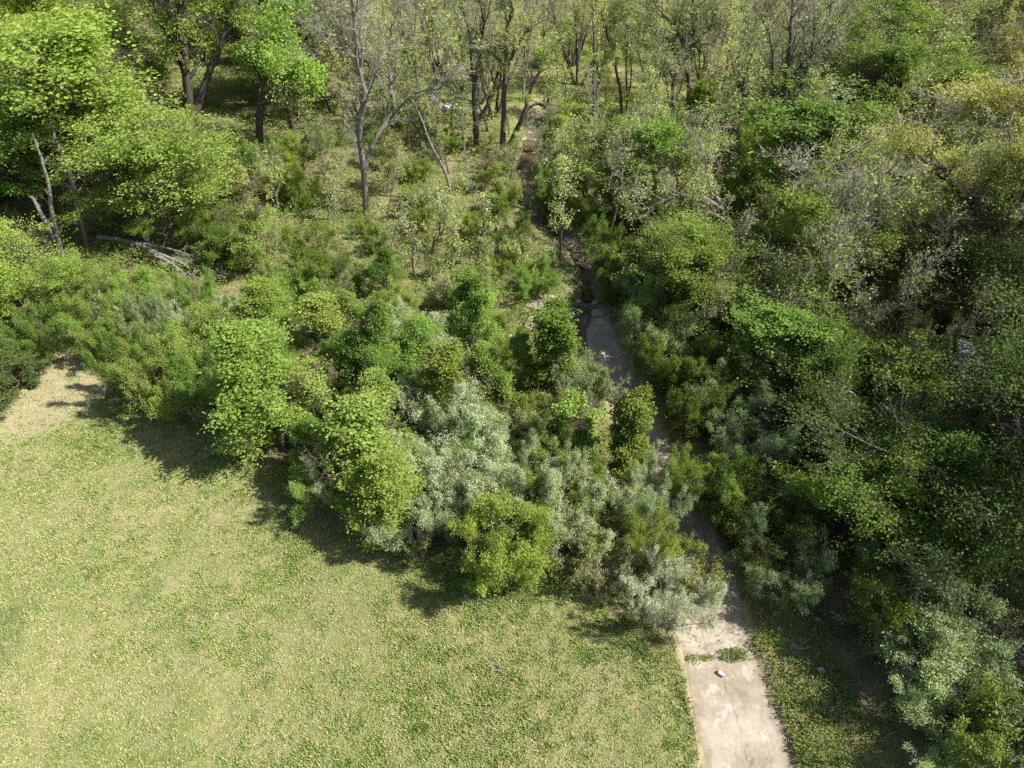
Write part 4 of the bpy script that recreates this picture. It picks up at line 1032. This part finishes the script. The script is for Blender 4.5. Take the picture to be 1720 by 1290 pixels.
# ================================================================== FILL OF THE WOOD
def near_any(x, y, dmin):
    for o, k, a, b, H, l in REG:
        if (a-x)**2+(b-y)**2 < dmin*dmin: return True
    return False
def zone(u, v):
    """what grows where the photograph shows it: list of (kind, weight, Hmin, Hmax)"""
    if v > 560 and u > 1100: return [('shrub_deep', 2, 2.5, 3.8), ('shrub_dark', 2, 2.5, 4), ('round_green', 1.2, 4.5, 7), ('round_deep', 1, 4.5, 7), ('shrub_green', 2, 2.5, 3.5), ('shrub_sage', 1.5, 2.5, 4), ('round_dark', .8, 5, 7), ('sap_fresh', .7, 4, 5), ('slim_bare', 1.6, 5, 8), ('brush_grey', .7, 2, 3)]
    if v > 500 and u < 1000: return [('shrub_green', 2, 2, 3.2), ('shrub_fresh', 2, 2, 3.2), ('shrub_yellow', 1.5, 2, 3.2), ('silver', 1.8, 2, 3), ('gum', 1.6, 3, 4.6), ('gum_fresh', 1.3, 3, 4.4), ('sap_fresh', 1, 3.5, 4.5), ('brush', .9, 1.4, 2)]
    if u < 230 and v > 120: return [('round_fresh', 2.2, 6, 9), ('shrub_fresh', 1, 2.5, 4), ('round_green', 1, 6, 8), ('sap_yellow', .8, 4, 6), ('brush_grey', .4, 1.5, 2.4)]
    if u < 560 and v <= 260: return [('round_deep', 1.5, 7, 10), ('round_green', 1.5, 7, 10), ('budding', 1.5, 8, 11), ('bare', .6, 8, 10), ('shrub_deep', 1, 3, 4), ('sap_bud', 1, 4, 6)]
    if u < 560: return [('shrub_fresh', 1.6, 2, 3.4), ('sap_bud', 1.6, 3.5, 5.5), ('sap_yellow', 1.6, 3.5, 5.5), ('brush', 1.3, 1.5, 2.4), ('shrub_green', 1.6, 2, 3), ('brush_grey', 1, 1.6, 2.6), ('shrub_deep', .6, 2, 3)]
    if u < 900 and v > 230: return [('slim', .8, 5, 8), ('slim_bare', .8, 5, 8), ('brush', 2.4, 1.4, 2.6), ('shrub_green', 1.7, 1.4, 2.6), ('shrub_fresh', 2, 1.3, 2.4), ('sap_bud', 1.3, 3, 4.8), ('brush_grey', 1.4, 1.4, 2.4), ('shrub_yellow', 1, 1.5, 2.4), ('sap_fresh', .6, 3, 4.5)]
    if 600 < u < 1270 and v <= 230: return [('slim', 5, 7, 11), ('slim_bare', 3, 7, 11), ('budding', 1.2, 7, 11), ('bare', .4, 8, 11), ('sap_bud', 1, 3, 5), ('shrub_fresh', 1, 1.5, 2.6), ('sap_yellow', 1, 3, 5)]
    if v <= 260 and u > 1150: return [('fan', 3, 8, 12), ('slim', 2, 8, 11), ('slim_bare', 2, 8, 11), ('budding', .8, 8, 11), ('olive', 1.0 if u > 1540 else .0, 7, 10), ('round_fresh', .5, 5, 7), ('sap_yellow', 1, 4, 6), ('shrub_fresh', 1.4, 2, 3.5)]
    if v <= 200: return [('budding', 2.0, 9, 12), ('bare', 2.4, 9, 12), ('olive', 1.1 if u > 1500 else .1, 8, 11), ('round_green', .35, 6, 9), ('sap_yellow', .6, 4, 6), ('sap_bud', 1, 4, 6), ('slim', 3, 8, 12), ('slim_bare', 3, 8, 12), ('fan', 3.5, 9, 13)]
    if u > 1480: return [('slim_bare', 1.2, 7, 10), ('olive', .9, 6, 8), ('sap_yellow', 1, 4, 6), ('budding', 1, 7, 10), ('shrub_green', 1, 2.5, 3.5), ('round_green', 1, 6, 8)]
    return [('fan', .9, 6, 9), ('slim', 1.6, 7, 10), ('slim_bare', 1.4, 7, 10), ('shrub_fresh', 1.6, 2.2, 3.4), ('sap_bud', 1.2, 4, 6), ('shrub_green', 2.3, 2.2, 3.6), ('shrub_deep', 2, 2.2, 3.6), ('budding', 1, 7, 10), ('round_green', .9, 5, 7.5), ('sap_fresh', 1, 4, 5.5), ('brush_grey', .8, 1.8, 2.6), ('sap_yellow', .7, 3.5, 5)]
def S_base(kind): return KINDS[kind][0]['base_kind']
KEEP = [(975, 545, 14), (1000, 560, 16), (1020, 600, 18), (1042, 650, 20), (1060, 700, 22), (1080, 740, 24), (1108, 790, 25), (1140, 850, 25), (1168, 920, 28), (1190, 980, 30), (1205, 1060, 40),
        (983, 480, 3), (940, 392, 2), (884, 275, 8), (912, 530, 14),
        (190, 402, 6), (230, 412, 8), (270, 425, 8), (310, 445, 8), (350, 458, 8), (370, 464, 6), (70, 300, 6), (85, 350, 8), (66, 350, 6), (100, 400, 4), (120, 310, 6), (130, 350, 6), (140, 395, 5),
        (612, 300, 6), (606, 230, 6), (437, 225, 6), (750, 310, 4), (847, 220, 5), (800, 210, 5), (865, 225, 6), (729, 170, 8), (763, 35, 10), (850, 15, 14), (1040, 32, 5), (1660, 312, 8), (1640, 640, 10),
        (1420, 480, 10), (1445, 450, 8), (1375, 540, 5), (1210, 250, 4), (318, 150, 14), (345, 140, 8), (310, 60, 6), (500, 405, 10), (570, 420, 8), (410, 480, 8), (345, 690, 3)]
PR = rs(77)
nshrub = ntree = 0
cands = []
gy_ = 8.0
pts = []
for i in range(9000):
    u = -260+PR.rand()*2240; v = 3+PR.rand()**1.0*1100
    p = at(u, v, 0); pts.append((u, v, p[0], p[1]))
filled = 0
for u, v, x, y in pts:
    if filled >= 640: break
    if poly_dist(np.array([x]), np.array([y]), LAWN)[0] > -1.0: continue
    inth = v > 560 and u < 1000
    d, w0, _ = chan_profile(np.array([x]), np.array([y]))
    if d[0] < w0[0]/2+1.9: continue
    d, w0, _ = creek_profile(np.array([x]), np.array([y]))
    if d[0] < w0[0]/2+.25: continue
    if v > 930 and u > 1000: continue
    clr = poly_dist(np.array([x]), np.array([y]), CLEAR)[0]
    if clr > 0 and PR.rand() < .62: continue
    if y > 104 and PR.rand() < .4: continue
    opts = zone(u, v); wts = np.array([q[1] for q in opts]); k = opts[PR.choice(len(opts), p=wts/wts.sum())]
    if clr > 0 and k[0] in ('budding', 'bare'): k = ('slim', 1, 7, 11)
    H = k[2]+(k[3]-k[2])*PR.rand()
    dm = 1.1+.13*H+.010*max(0, y-25)
    if 560 < u < 900 and v > 230: dm *= 1.1
    if inth and k[0].startswith('gum'): H = 2.8+1.6*PR.rand(); dm = 1.2
    elif inth: k = (k[0], 1, 1.8, 2.8) if k[0] != 'sap_fresh' else ('shrub_fresh', 1, 1.8, 2.6); H = min(H, 1.9+PR.rand()); dm = 1.05
    if k[0].startswith('slim') or k[0] == 'fan': dm = 1.7
    if near_any(x, y, dm*1.12): continue
    # keep tall things from hiding the open channel, puddle and creek
    bad = False; ww = RATIO[S_base(k[0])]*H*.5
    for hh in (.1*H, .35*H, .6*H, .9*H):
        uu, vv = to_px(np.array([x, y, hh])); pm = 13+.03*vv
        for cu, cv, cr_ in KEEP:
            if abs(uu-cu) < cr_+pm*ww and abs(vv-cv) < cr_+pm*ww*.6: bad = True
    if bad and not (k[0].startswith('slim') and v < 330): continue
    plant(k[0], x, y, H, auto='fill'); filled += 1

extra = 0
PR2 = rs(123)
for i in range(1500):
    if extra >= 95: break
    u = 480+PR2.rand()*1150; v = 12+PR2.rand()**.8*330; p = at(u, v, 0); x, y = p[0], p[1]
    d, w0, _ = creek_profile(np.array([x]), np.array([y]))
    if d[0] < w0[0]/2+.3 or near_any(x, y, 1.25+.008*y): continue
    k = ['slim', 'slim_bare', 'slim_bare', 'fan'][PR2.randint(4)] if v < 250 else ['slim', 'slim_bare'][PR2.randint(2)]
    plant(k, x, y, 6+5.5*PR2.rand() if v < 250 else 4.5+3*PR2.rand(), auto='fill'); extra += 1

# ================================================================== THINGS FAR BEHIND AND SMALL THINGS
def simple_mat(name, col, rough=.7, metal=0., var=.0, scale=3):
    m, t, b = nodes(name); g = N(t, 'ShaderNodeNewGeometry').outputs['Position']
    n1 = noise(t, scale, 5, .65, g); c2 = tuple(max(0, c*(1-var)) for c in col); c1 = tuple(min(1, c*(1+var)) for c in col)
    t.links.new(ramp(t, n1, [(.35, c2), (.65, c1)]), b.inputs['Base Color'])
    b.inputs['Roughness'].default_value = rough; b.inputs['Metallic'].default_value = metal; return m
M['siding'] = simple_mat('grey_siding', (.20, .20, .225), .7, 0, .12, 1)
M['brick'] = simple_mat('tan_brick', (.36, .27, .21), .85, 0, .2, 4)
M['shingle'] = simple_mat('grey_shingle', (.15, .15, .165), .9, 0, .25, 5)
M['glass'] = simple_mat('dark_glass', (.02, .025, .03), .08)
M['white'] = simple_mat('white_paint', (.72, .72, .70), .5, 0, .06)
M['tin'] = simple_mat('pale_tin', (.55, .60, .66), .4, .3, .08)
M['slate'] = simple_mat('dull_blue_roofing', (.20, .22, .26), .75, 0, .12)
M['wood'] = simple_mat('old_planks', (.16, .11, .08), .85, 0, .3, 8)
M['plastic'] = simple_mat('white_plastic', (.48, .49, .51), .5, 0, .15)
M['blue'] = simple_mat('pale_blue_plastic', (.36, .42, .52), .5, 0, .1)
M['rust'] = simple_mat('orange_plastic', (.50, .22, .12), .6, 0, .2)
M['conc2'] = simple_mat('pale_rubble', (.50, .44, .38), .9, 0, .25, 2)

def box(cx, cy, cz, sx, sy, sz, rot=None):
    V = np.array([[a, b_, c] for c in (-.5, .5) for b_ in (-.5, .5) for a in (-.5, .5)])*[sx, sy, sz]
    if rot is not None:
        c, s = math.cos(rot), math.sin(rot)
        if rot: V = np.stack([V[:, 0], V[:, 1]*c-V[:, 2]*s, V[:, 1]*s+V[:, 2]*c], 1)
    V = V+[cx, cy, cz]
    F = np.array([[0, 2, 3, 1], [4, 5, 7, 6], [0, 1, 5, 4], [2, 6, 7, 3], [0, 4, 6, 2], [1, 3, 7, 5]])
    return V, F
def part(name, boxes, mat, parent, bevel=.01):
    V, F = join(boxes); me = mk_mesh(name, V, [F], [mat]); o = put_obj(name, me, parent)
    if bevel:
        md = o.modifiers.new('bevel', 'BEVEL'); md.width = bevel; md.segments = 2; md.limit_method = 'ANGLE'
    return o
def house(x, y, W, D, Hh, rz, label, wallm, roofm):
    o = empty('house', (x, y, float(height(np.array([x]), np.array([y]))[0])-.1), label, 'house', rz=rz)
    part('wall', [box(0, 0, Hh/2, W, D, Hh)], wallm, o)
    # gabled roof with overhang
    ov = .5; rh = D*.28; t_ = .14
    prof = [(-D/2-ov, Hh-.12), (0, Hh+rh), (D/2+ov, Hh-.12), (D/2+ov, Hh-.12-t_), (0, Hh+rh-t_), (-D/2-ov, Hh-.12-t_)]
    V = np.array([[sx*(W/2+ov), a, b_] for sx in (-1, 1) for a, b_ in prof])
    F4 = [[i, (i+1) % 6, (i+1) % 6+6, i+6] for i in range(6)]
    me = mk_mesh('roof', V, [np.array(F4), np.array([[0, 5, 4, 1], [1, 4, 3, 2], [7, 10, 11, 6], [8, 9, 10, 7]])], [roofm, roofm]); put_obj('roof', me, o)
    gv = np.array([[sx*(W/2-.02), a, b_] for sx in (-1, 1) for a, b_ in [(-D/2, Hh-.05), (D/2, Hh-.05), (0, Hh+rh-.2)]])
    put_obj('gable', mk_mesh('gable', gv, [np.array([[0, 1, 2], [3, 5, 4]])], [wallm]), o)
    n = int(W//3.2)
    for i in range(n):
        cx = -W/2+(i+.5)*W/n
        if i == n//2:
            dr = part('door', [box(cx, -D/2-.03, 1.03, .95, .06, 2.06)], M['white'], o)
            part('handle', [box(cx+.35, -D/2-.09, 1.0, .05, .06, .12)], M['tin'], dr, 0)
        else:
            fr = part('window', [box(cx-.55, -D/2-.03, 1.5, .08, .08, 1.3), box(cx+.55, -D/2-.03, 1.5, .08, .08, 1.3), box(cx, -D/2-.032, 2.12, 1.18, .08, .09), box(cx, -D/2-.032, .87, 1.18, .10, .09), box(cx, -D/2-.028, 1.5, 1.0, .05, .05)], M['white'], o)
            part('pane', [box(cx, -D/2-.012, 1.5, 1.02, .02, 1.18)], M['glass'], fr, 0)
    part('chimney', [box(W*.28, D*.1, Hh+rh, .7, .7, 1.5)], M['brick'], o)
    REG.append((o, 'custom', x, y, 4, label)); return o
p = at(850, 22); house(p[0]-.5, p[1]+5, 16, 8, 3.0, 0.05, 'grey sided house half hidden behind the far trees', M['siding'], M['shingle'])
p = at(1120, 18); house(p[0]+2, p[1]+8, 14, 8, 3.0, -.12, 'second grey house at the far end of the bright clearing', M['siding'], M['shingle'])
p = at(10, 22); house(p[0]-2, p[1]+4, 13, 8, 3.0, .3, 'tan house glimpsed through the trees at the upper left', M['brick'], M['shingle'])
# little coop with pale tin roof
p = at(763, 42); z0 = float(height(p[:1], p[1:2])[0])
o = empty('coop', (p[0], p[1], z0), 'small wooden coop with a slanted pale tin roof beyond the clearing', 'coop', rz=.05)
part('roof', [box(0, 0, 1.25, 1.6, 1.5, .05, .45)], M['tin'], o)
part('hutch', [box(0, .1, .62, 1.3, .9, .6)], M['wood'], o)
for sx in (-1, 1):
    for sy in (-1, 1): part('leg', [box(sx*.6, sy*.45, .18+.0, .07, .07, .36+.5)], M['wood'], o)
REG.append((o, 'custom', p[0], p[1], 1, 'coop'))
# grey shed among the trees right
def shed(u, v, W, D, Hh, rz, label, wm, rm):
    p = at(u, v); z0 = float(height(p[:1], p[1:2])[0]); o = empty('shed', (p[0], p[1], z0-.05), label, 'shed', rz=rz)
    part('wall', [box(0, 0, Hh/2, W, D, Hh)], wm, o); part('roof', [box(0, 0, Hh+.18, W+.4, D+.5, .09, .14)], rm, o)
    part('door', [box(0, -D/2-.03, .85, .7, .05, 1.65)], M['siding'], o); REG.append((o, 'custom', p[0], p[1], 2, label))
shed(1206, 84, 1.3, 1.6, 2.8, .1, 'narrow pale grey shed behind the dark many-forked tree', M['tin'], M['shingle'])
shed(1645, 665, 3.2, 2.6, 1.9, -.3, 'low blue-grey roofed shed hidden under leaves beside the broken trunk', M['siding'], M['slate'])
shed(1655, 395, 3.4, 2.4, 1.7, .2, 'low grey hut seen through the gnarled tree', M['siding'], M['conc2'])
# white rubbish left of the clearing
def at_thing(u, v):
    p = at(u, v); return p[0], p[1], float(height(p[:1], p[1:2])[0])
def sheet(name, label, cat, u, v, w_, d_, h_, mat, seed):
    rng = rs(seed); n = 14; a = np.linspace(-.5, .5, n); A, B = np.meshgrid(a, a)
    r = np.hypot(A, B)*2; k = .75+.35*vnoise(np.arctan2(B, A)*1.6+8, r*0, seed)
    Zt = h_*np.clip(1-r**2*.9, 0, 1)*(.5+.8*fbm(A*5+9, B*5+9, seed, 3)); V = np.stack([A*w_*k, B*d_*k, Zt+.02], -1).reshape(-1, 3)
    i = np.arange(n*n).reshape(n, n); F = np.stack([i[:-1, :-1], i[:-1, 1:], i[1:, 1:], i[1:, :-1]], -1).reshape(-1, 4)
    me = mk_mesh(name, V, [F], [mat]); x, y, z = at_thing(u, v); o = put_obj(name, me, None, (x, y, z+.02)); o.rotation_euler.z = rng.rand()*3
    md = o.modifiers.new('thickness', 'SOLIDIFY'); md.thickness = .012; md.offset = 1
    o['label'] = label; o['category'] = cat; return o
sheet('plastic_sheet', 'crumpled white sheet dumped left of the clearing', 'plastic sheet', 729, 172, 1.1, .9, .5, M['plastic'], 3)
sheet('plastic_sheet', 'pale blue crumpled sheet lying beside the white one', 'plastic sheet', 750, 182, .7, 1.3, .3, M['blue'], 4)
sheet('plastic_bag', 'orange bag between the white and pale blue sheets', 'bag', 741, 179, .5, .4, .3, M['rust'], 5)
sheet('plastic_bag', 'white scrap at the top of the bare dirt slope', 'bag', 140, 615, .28, .22, .16, M['plastic'], 6)
sheet('plastic_bag', 'white litter bag in the scrub left of the rocky creek mouth', 'bag', 853, 563, .35, .25, .2, M['plastic'], 7)
sheet('plastic_bag', 'pale litter in the shaded grass beside the dead branch', 'bag', 1373, 1042, .22, .2, .12, M['blue'], 8)
sheet('plastic_bag', 'pale scrap on the shadow line near the dead stick', 'bag', 1378, 1124, .28, .18, .1, M['plastic'], 9)
sheet('plastic_board', 'long white slab lying before the second grey house', 'slab', 1040, 32, 1.4, .9, .12, M['plastic'], 10)
# cup on the concrete
p = at(1216, 1136, CH_Z+.06)
o = empty('paper_cup', (p[0], p[1], CH_Z+.075), 'white paper cup lying on its side on the pale concrete', 'cup', rz=.8)
k = 20; an = np.arange(k)*2*math.pi/k
prof = [(0, .001), (.055, .001), (.058, .01), (.08, .21), (.084, .215), (.084, .222), (.077, .222), (.053, .015), (0, .015)]
V = np.array([[r*math.cos(a), z-.0, r*math.sin(a)] for r, z in prof for a in an]); V = V[:, [0, 1, 2]]
F = np.array([[i*k+j, i*k+(j+1) % k, (i+1)*k+(j+1) % k, (i+1)*k+j] for i in range(len(prof)-1) for j in range(k)])
put_obj('cup_wall', mk_mesh('cup_wall', V, [F], [M['plastic']], smooth_sh=True), o)
put_obj('lid', mk_mesh('lid', np.array([[.088*math.cos(a), y_, .088*math.sin(a)] for y_ in (.224, .236) for a in an]),
        [np.array([[j, (j+1) % k, (j+1) % k+k, j+k] for j in range(k)])], [M['blue']]), o)
# rocks --------------------------------------------------------------
RK = rs(9); nr = 0
def rock(u, v, s, zb, label, group=None, flat=1.):
    p = at(u, v, zb); z = float(height(p[:1], p[1:2])[0]); o = put_obj('rock', rockp[RK.randint(5)], None, (p[0], p[1], max(z, zb-.1)+.03*s)); o.scale = (s, s, s*flat)
    o.rotation_euler = (0, 0, RK.rand()*6.28); o['label'] = label; o['category'] = 'rock'
    if group: o['group'] = group
for u, v, s, l in [(912, 516, 3.4, 'upper slab of the pale reddish rock shelf at the creek mouth'), (905, 548, 3.0, 'lower slab of the pale reddish rock shelf at the creek mouth'),
                   (925, 528, 2.4, 'middle slab of the pale reddish rock shelf at the creek mouth'), (952, 532, 1.6, 'rounded pale boulder at the edge of the brown puddle'),
                   (1006, 524, 1.6, 'pale boulder where the creek meets the concrete'), (895, 520, 1.5, 'small tan rock left of the rock shelf')]:
    rock(u, v, s, -.25, l, flat=.55)
for i in range(46):
    tt = RK.rand(); j = int(tt*(len(crc)-1)); wv = crw[j]; off = RK.uniform(-.75, .75)*wv*.55
    Tn = unit(crc[min(j+1, len(crc)-1)]-crc[max(j-1, 0)]); nn = np.array([Tn[1], -Tn[0]]); q = crc[j]+nn*off+RK.normal(0, .15, 2)
    z = float(height(q[:1], q[1:2])[0]); s = .35+RK.rand()**2*.9
    o = put_obj('creek_stone', rockp[RK.randint(5)], None, (q[0], q[1], z+.02)); o.scale = (s, s, s*.8); o.rotation_euler = (0, 0, RK.rand()*6.28)
    o['label'] = 'pale stone lying in the creek bed above the concrete'; o['category'] = 'rock'; o['group'] = 'stones along the creek bed'
for i in range(14):
    p = at(RK.uniform(780, 835), RK.uniform(122, 140)); z = float(height(p[:1], p[1:2])[0]); s = 1.0+RK.rand()*1.6
    o = put_obj('rubble', rockp[RK.randint(5)], None, (p[0], p[1], z+.05)); o.scale = (s, s, s*.7); o.rotation_euler.z = RK.rand()*6
    o['label'] = 'pale lump in the rubble heap behind the bare double tree'; o['category'] = 'rock'; o['group'] = 'rubble heap in the clearing'
# weed clump growing in the crack across the concrete
def weedclump(u, v, r, h, n, label, z=CH_Z, mat='green', seed=0):
    p = at(u, v, z); rng = rs(seed); a = rng.rand(n)*6.28; q = r*rng.rand(n)**.6
    P = np.stack([np.cos(a)*q, np.sin(a)*q*.55, .02+h*rng.rand(n)*(1-q/r*.6)], 1)
    lv, lf = leaves(rng, P, unit(P+[0, 0, .1]), .075, .04, .8, .0, .6)
    S0 = np.stack([P[::6, 0]*.3, P[::6, 1]*.3, 0*P[::6, 2]], 1); tv, tf = prisms(S0, P[::6], .006, .003)
    o = empty('weed_clump', (p[0], p[1], z+.03), label, 'weed')
    put_obj('stems', mk_mesh('stems', tv, [tf], [M['bark_brown']]), o)
    put_obj('foliage', mk_mesh('foliage', lv, [lf], [M[mat]], rnd=rng.rand(n)), o)
weedclump(1232, 1102, .5, .3, 420, 'dark green weed clump in the crack across the concrete', seed=1)
weedclump(1168, 1108, .35, .12, 110, 'thin weeds left in the crack beside the dark green clump', seed=2, mat='fresh')
weedclump(1190, 1106, .22, .12, 90, 'small weed tuft between the two larger crack weeds', seed=3, mat='fresh')
weedclump(1130, 1250, .3, .2, 120, 'weed tuft spilling onto the left edge of the concrete', z=-.1, seed=4)
weedclump(1375, 1255, .75, .3, 330, 'bright weed patch on the strip right of the concrete', z=-.05, mat='fresh', seed=5)
weedclump(1288, 1082, .5, .25, 220, 'sunny weed patch at the right rim of the concrete bend', z=-.1, mat='fresh', seed=6)
weedclump(710, 1228, .35, .22, 320, 'darker green tuft alone on the lawn near the bottom', z=0, mat='green', seed=7)
weedclump(62, 645, .3, .3, 200, 'dark little weed on the bare dirt slope beside the cedar', z=0, mat='deep', seed=8)
weedclump(112, 470+520, .4, .1, 100, 'flat pale weed patch on the left part of the lawn', z=0, mat='fresh', seed=9)

# ================================================================== LABELS FOR THE FILL
LM = [(1200, 1000, 'the whitish shrub'), (1052, 765, 'the dark vine column at the channel'), (937, 590, 'the tall vine column'), (98, 400, 'the white snag'),
      (148, 400, 'the grey dead tree'), (322, 225, 'the great twin-trunked tree'), (437, 255, 'the brown-trunked tree'), (612, 356, 'the forked bare tree'),
      (760, 335, 'the leaning dead trunk'), (801, 246, 'the bare double tree'), (846, 262, 'the trunk leaning over the creek'), (882, 285, 'the creek pool'), (960, 420, 'the shaded creek run'),
      (1155, 205, 'the many-forked dark tree'), (1356, 215, 'the bare fan-shaped tree'), (1408, 520, 'the dark double trunk'), (1700, 520, 'the gnarled catkin tree'),
      (1555, 690, 'the broken leaning trunk'), (1300, 255, 'the upright grey trunks'), (520, 480, 'the dome-shaped bush'), (270, 430, 'the fallen trunk'), (763, 42, 'the tin-roofed coop'),
      (1120, 25, 'the second grey house'), (1235, 432, 'the low crooked limbs'), (1040, 640, 'the shaded concrete'), (140, 615, 'the dirt slope'), (1540, 900, 'the huge dark tree'), (172, 182, 'the slender left-leaning tree'),
      (998, 250, 'the straight clearing tree'), (1600, 1060, 'the big grey-green shrub'), (850, 22, 'the grey sided house')]
ORD = ['', 'second ', 'third ', 'fourth ', 'fifth ', 'sixth ', 'seventh ', 'eighth ', 'ninth ', 'tenth ']
groups = {}
OFF = []
for o, kind, x, y, H, lab in REG:
    if lab: continue
    u, v = (float(q) for q in to_px(np.array([x, y, 0.])))
    name, cat, phrase = KINDS[kind][2:]
    best = min(range(len(LM)), key=lambda i: math.hypot(LM[i][0]-u, (LM[i][1]-v)*1.3))
    du, dv = u-LM[best][0], v-LM[best][1]
    rel = ('left of ' if du < 0 else 'right of ') if abs(du) > abs(dv) else ('beyond ' if dv < 0 else 'in front of ')
    groups.setdefault((phrase, rel, best), []).append((math.hypot(du, dv), o, cat))
    o['group'] = {'shrub': 'shrubs filling the wood', 'bush': 'twiggy bushes in the wood', 'tree': 'trees of the wood', 'young tree': 'young trees in the wood'}.get(cat, 'plants of the wood')
for (phrase, rel, best), L in groups.items():
    L.sort(key=lambda q: q[0])
    for i, (d, o, cat) in enumerate(L):
        head = (ORD[min(i, 9)]+'nearest') if len(L) > 1 else ''
        if head: o['label'] = f"{head} {phrase} {rel}{LM[best][2]}"
        else: o['label'] = f"{phrase} {rel}{LM[best][2]}"
for q in list(bpy.data.objects):
    if '_h' in q: del q['_h']
print('FILLED', filled, 'objects', len(bpy.data.objects), 'reg', len(REG))
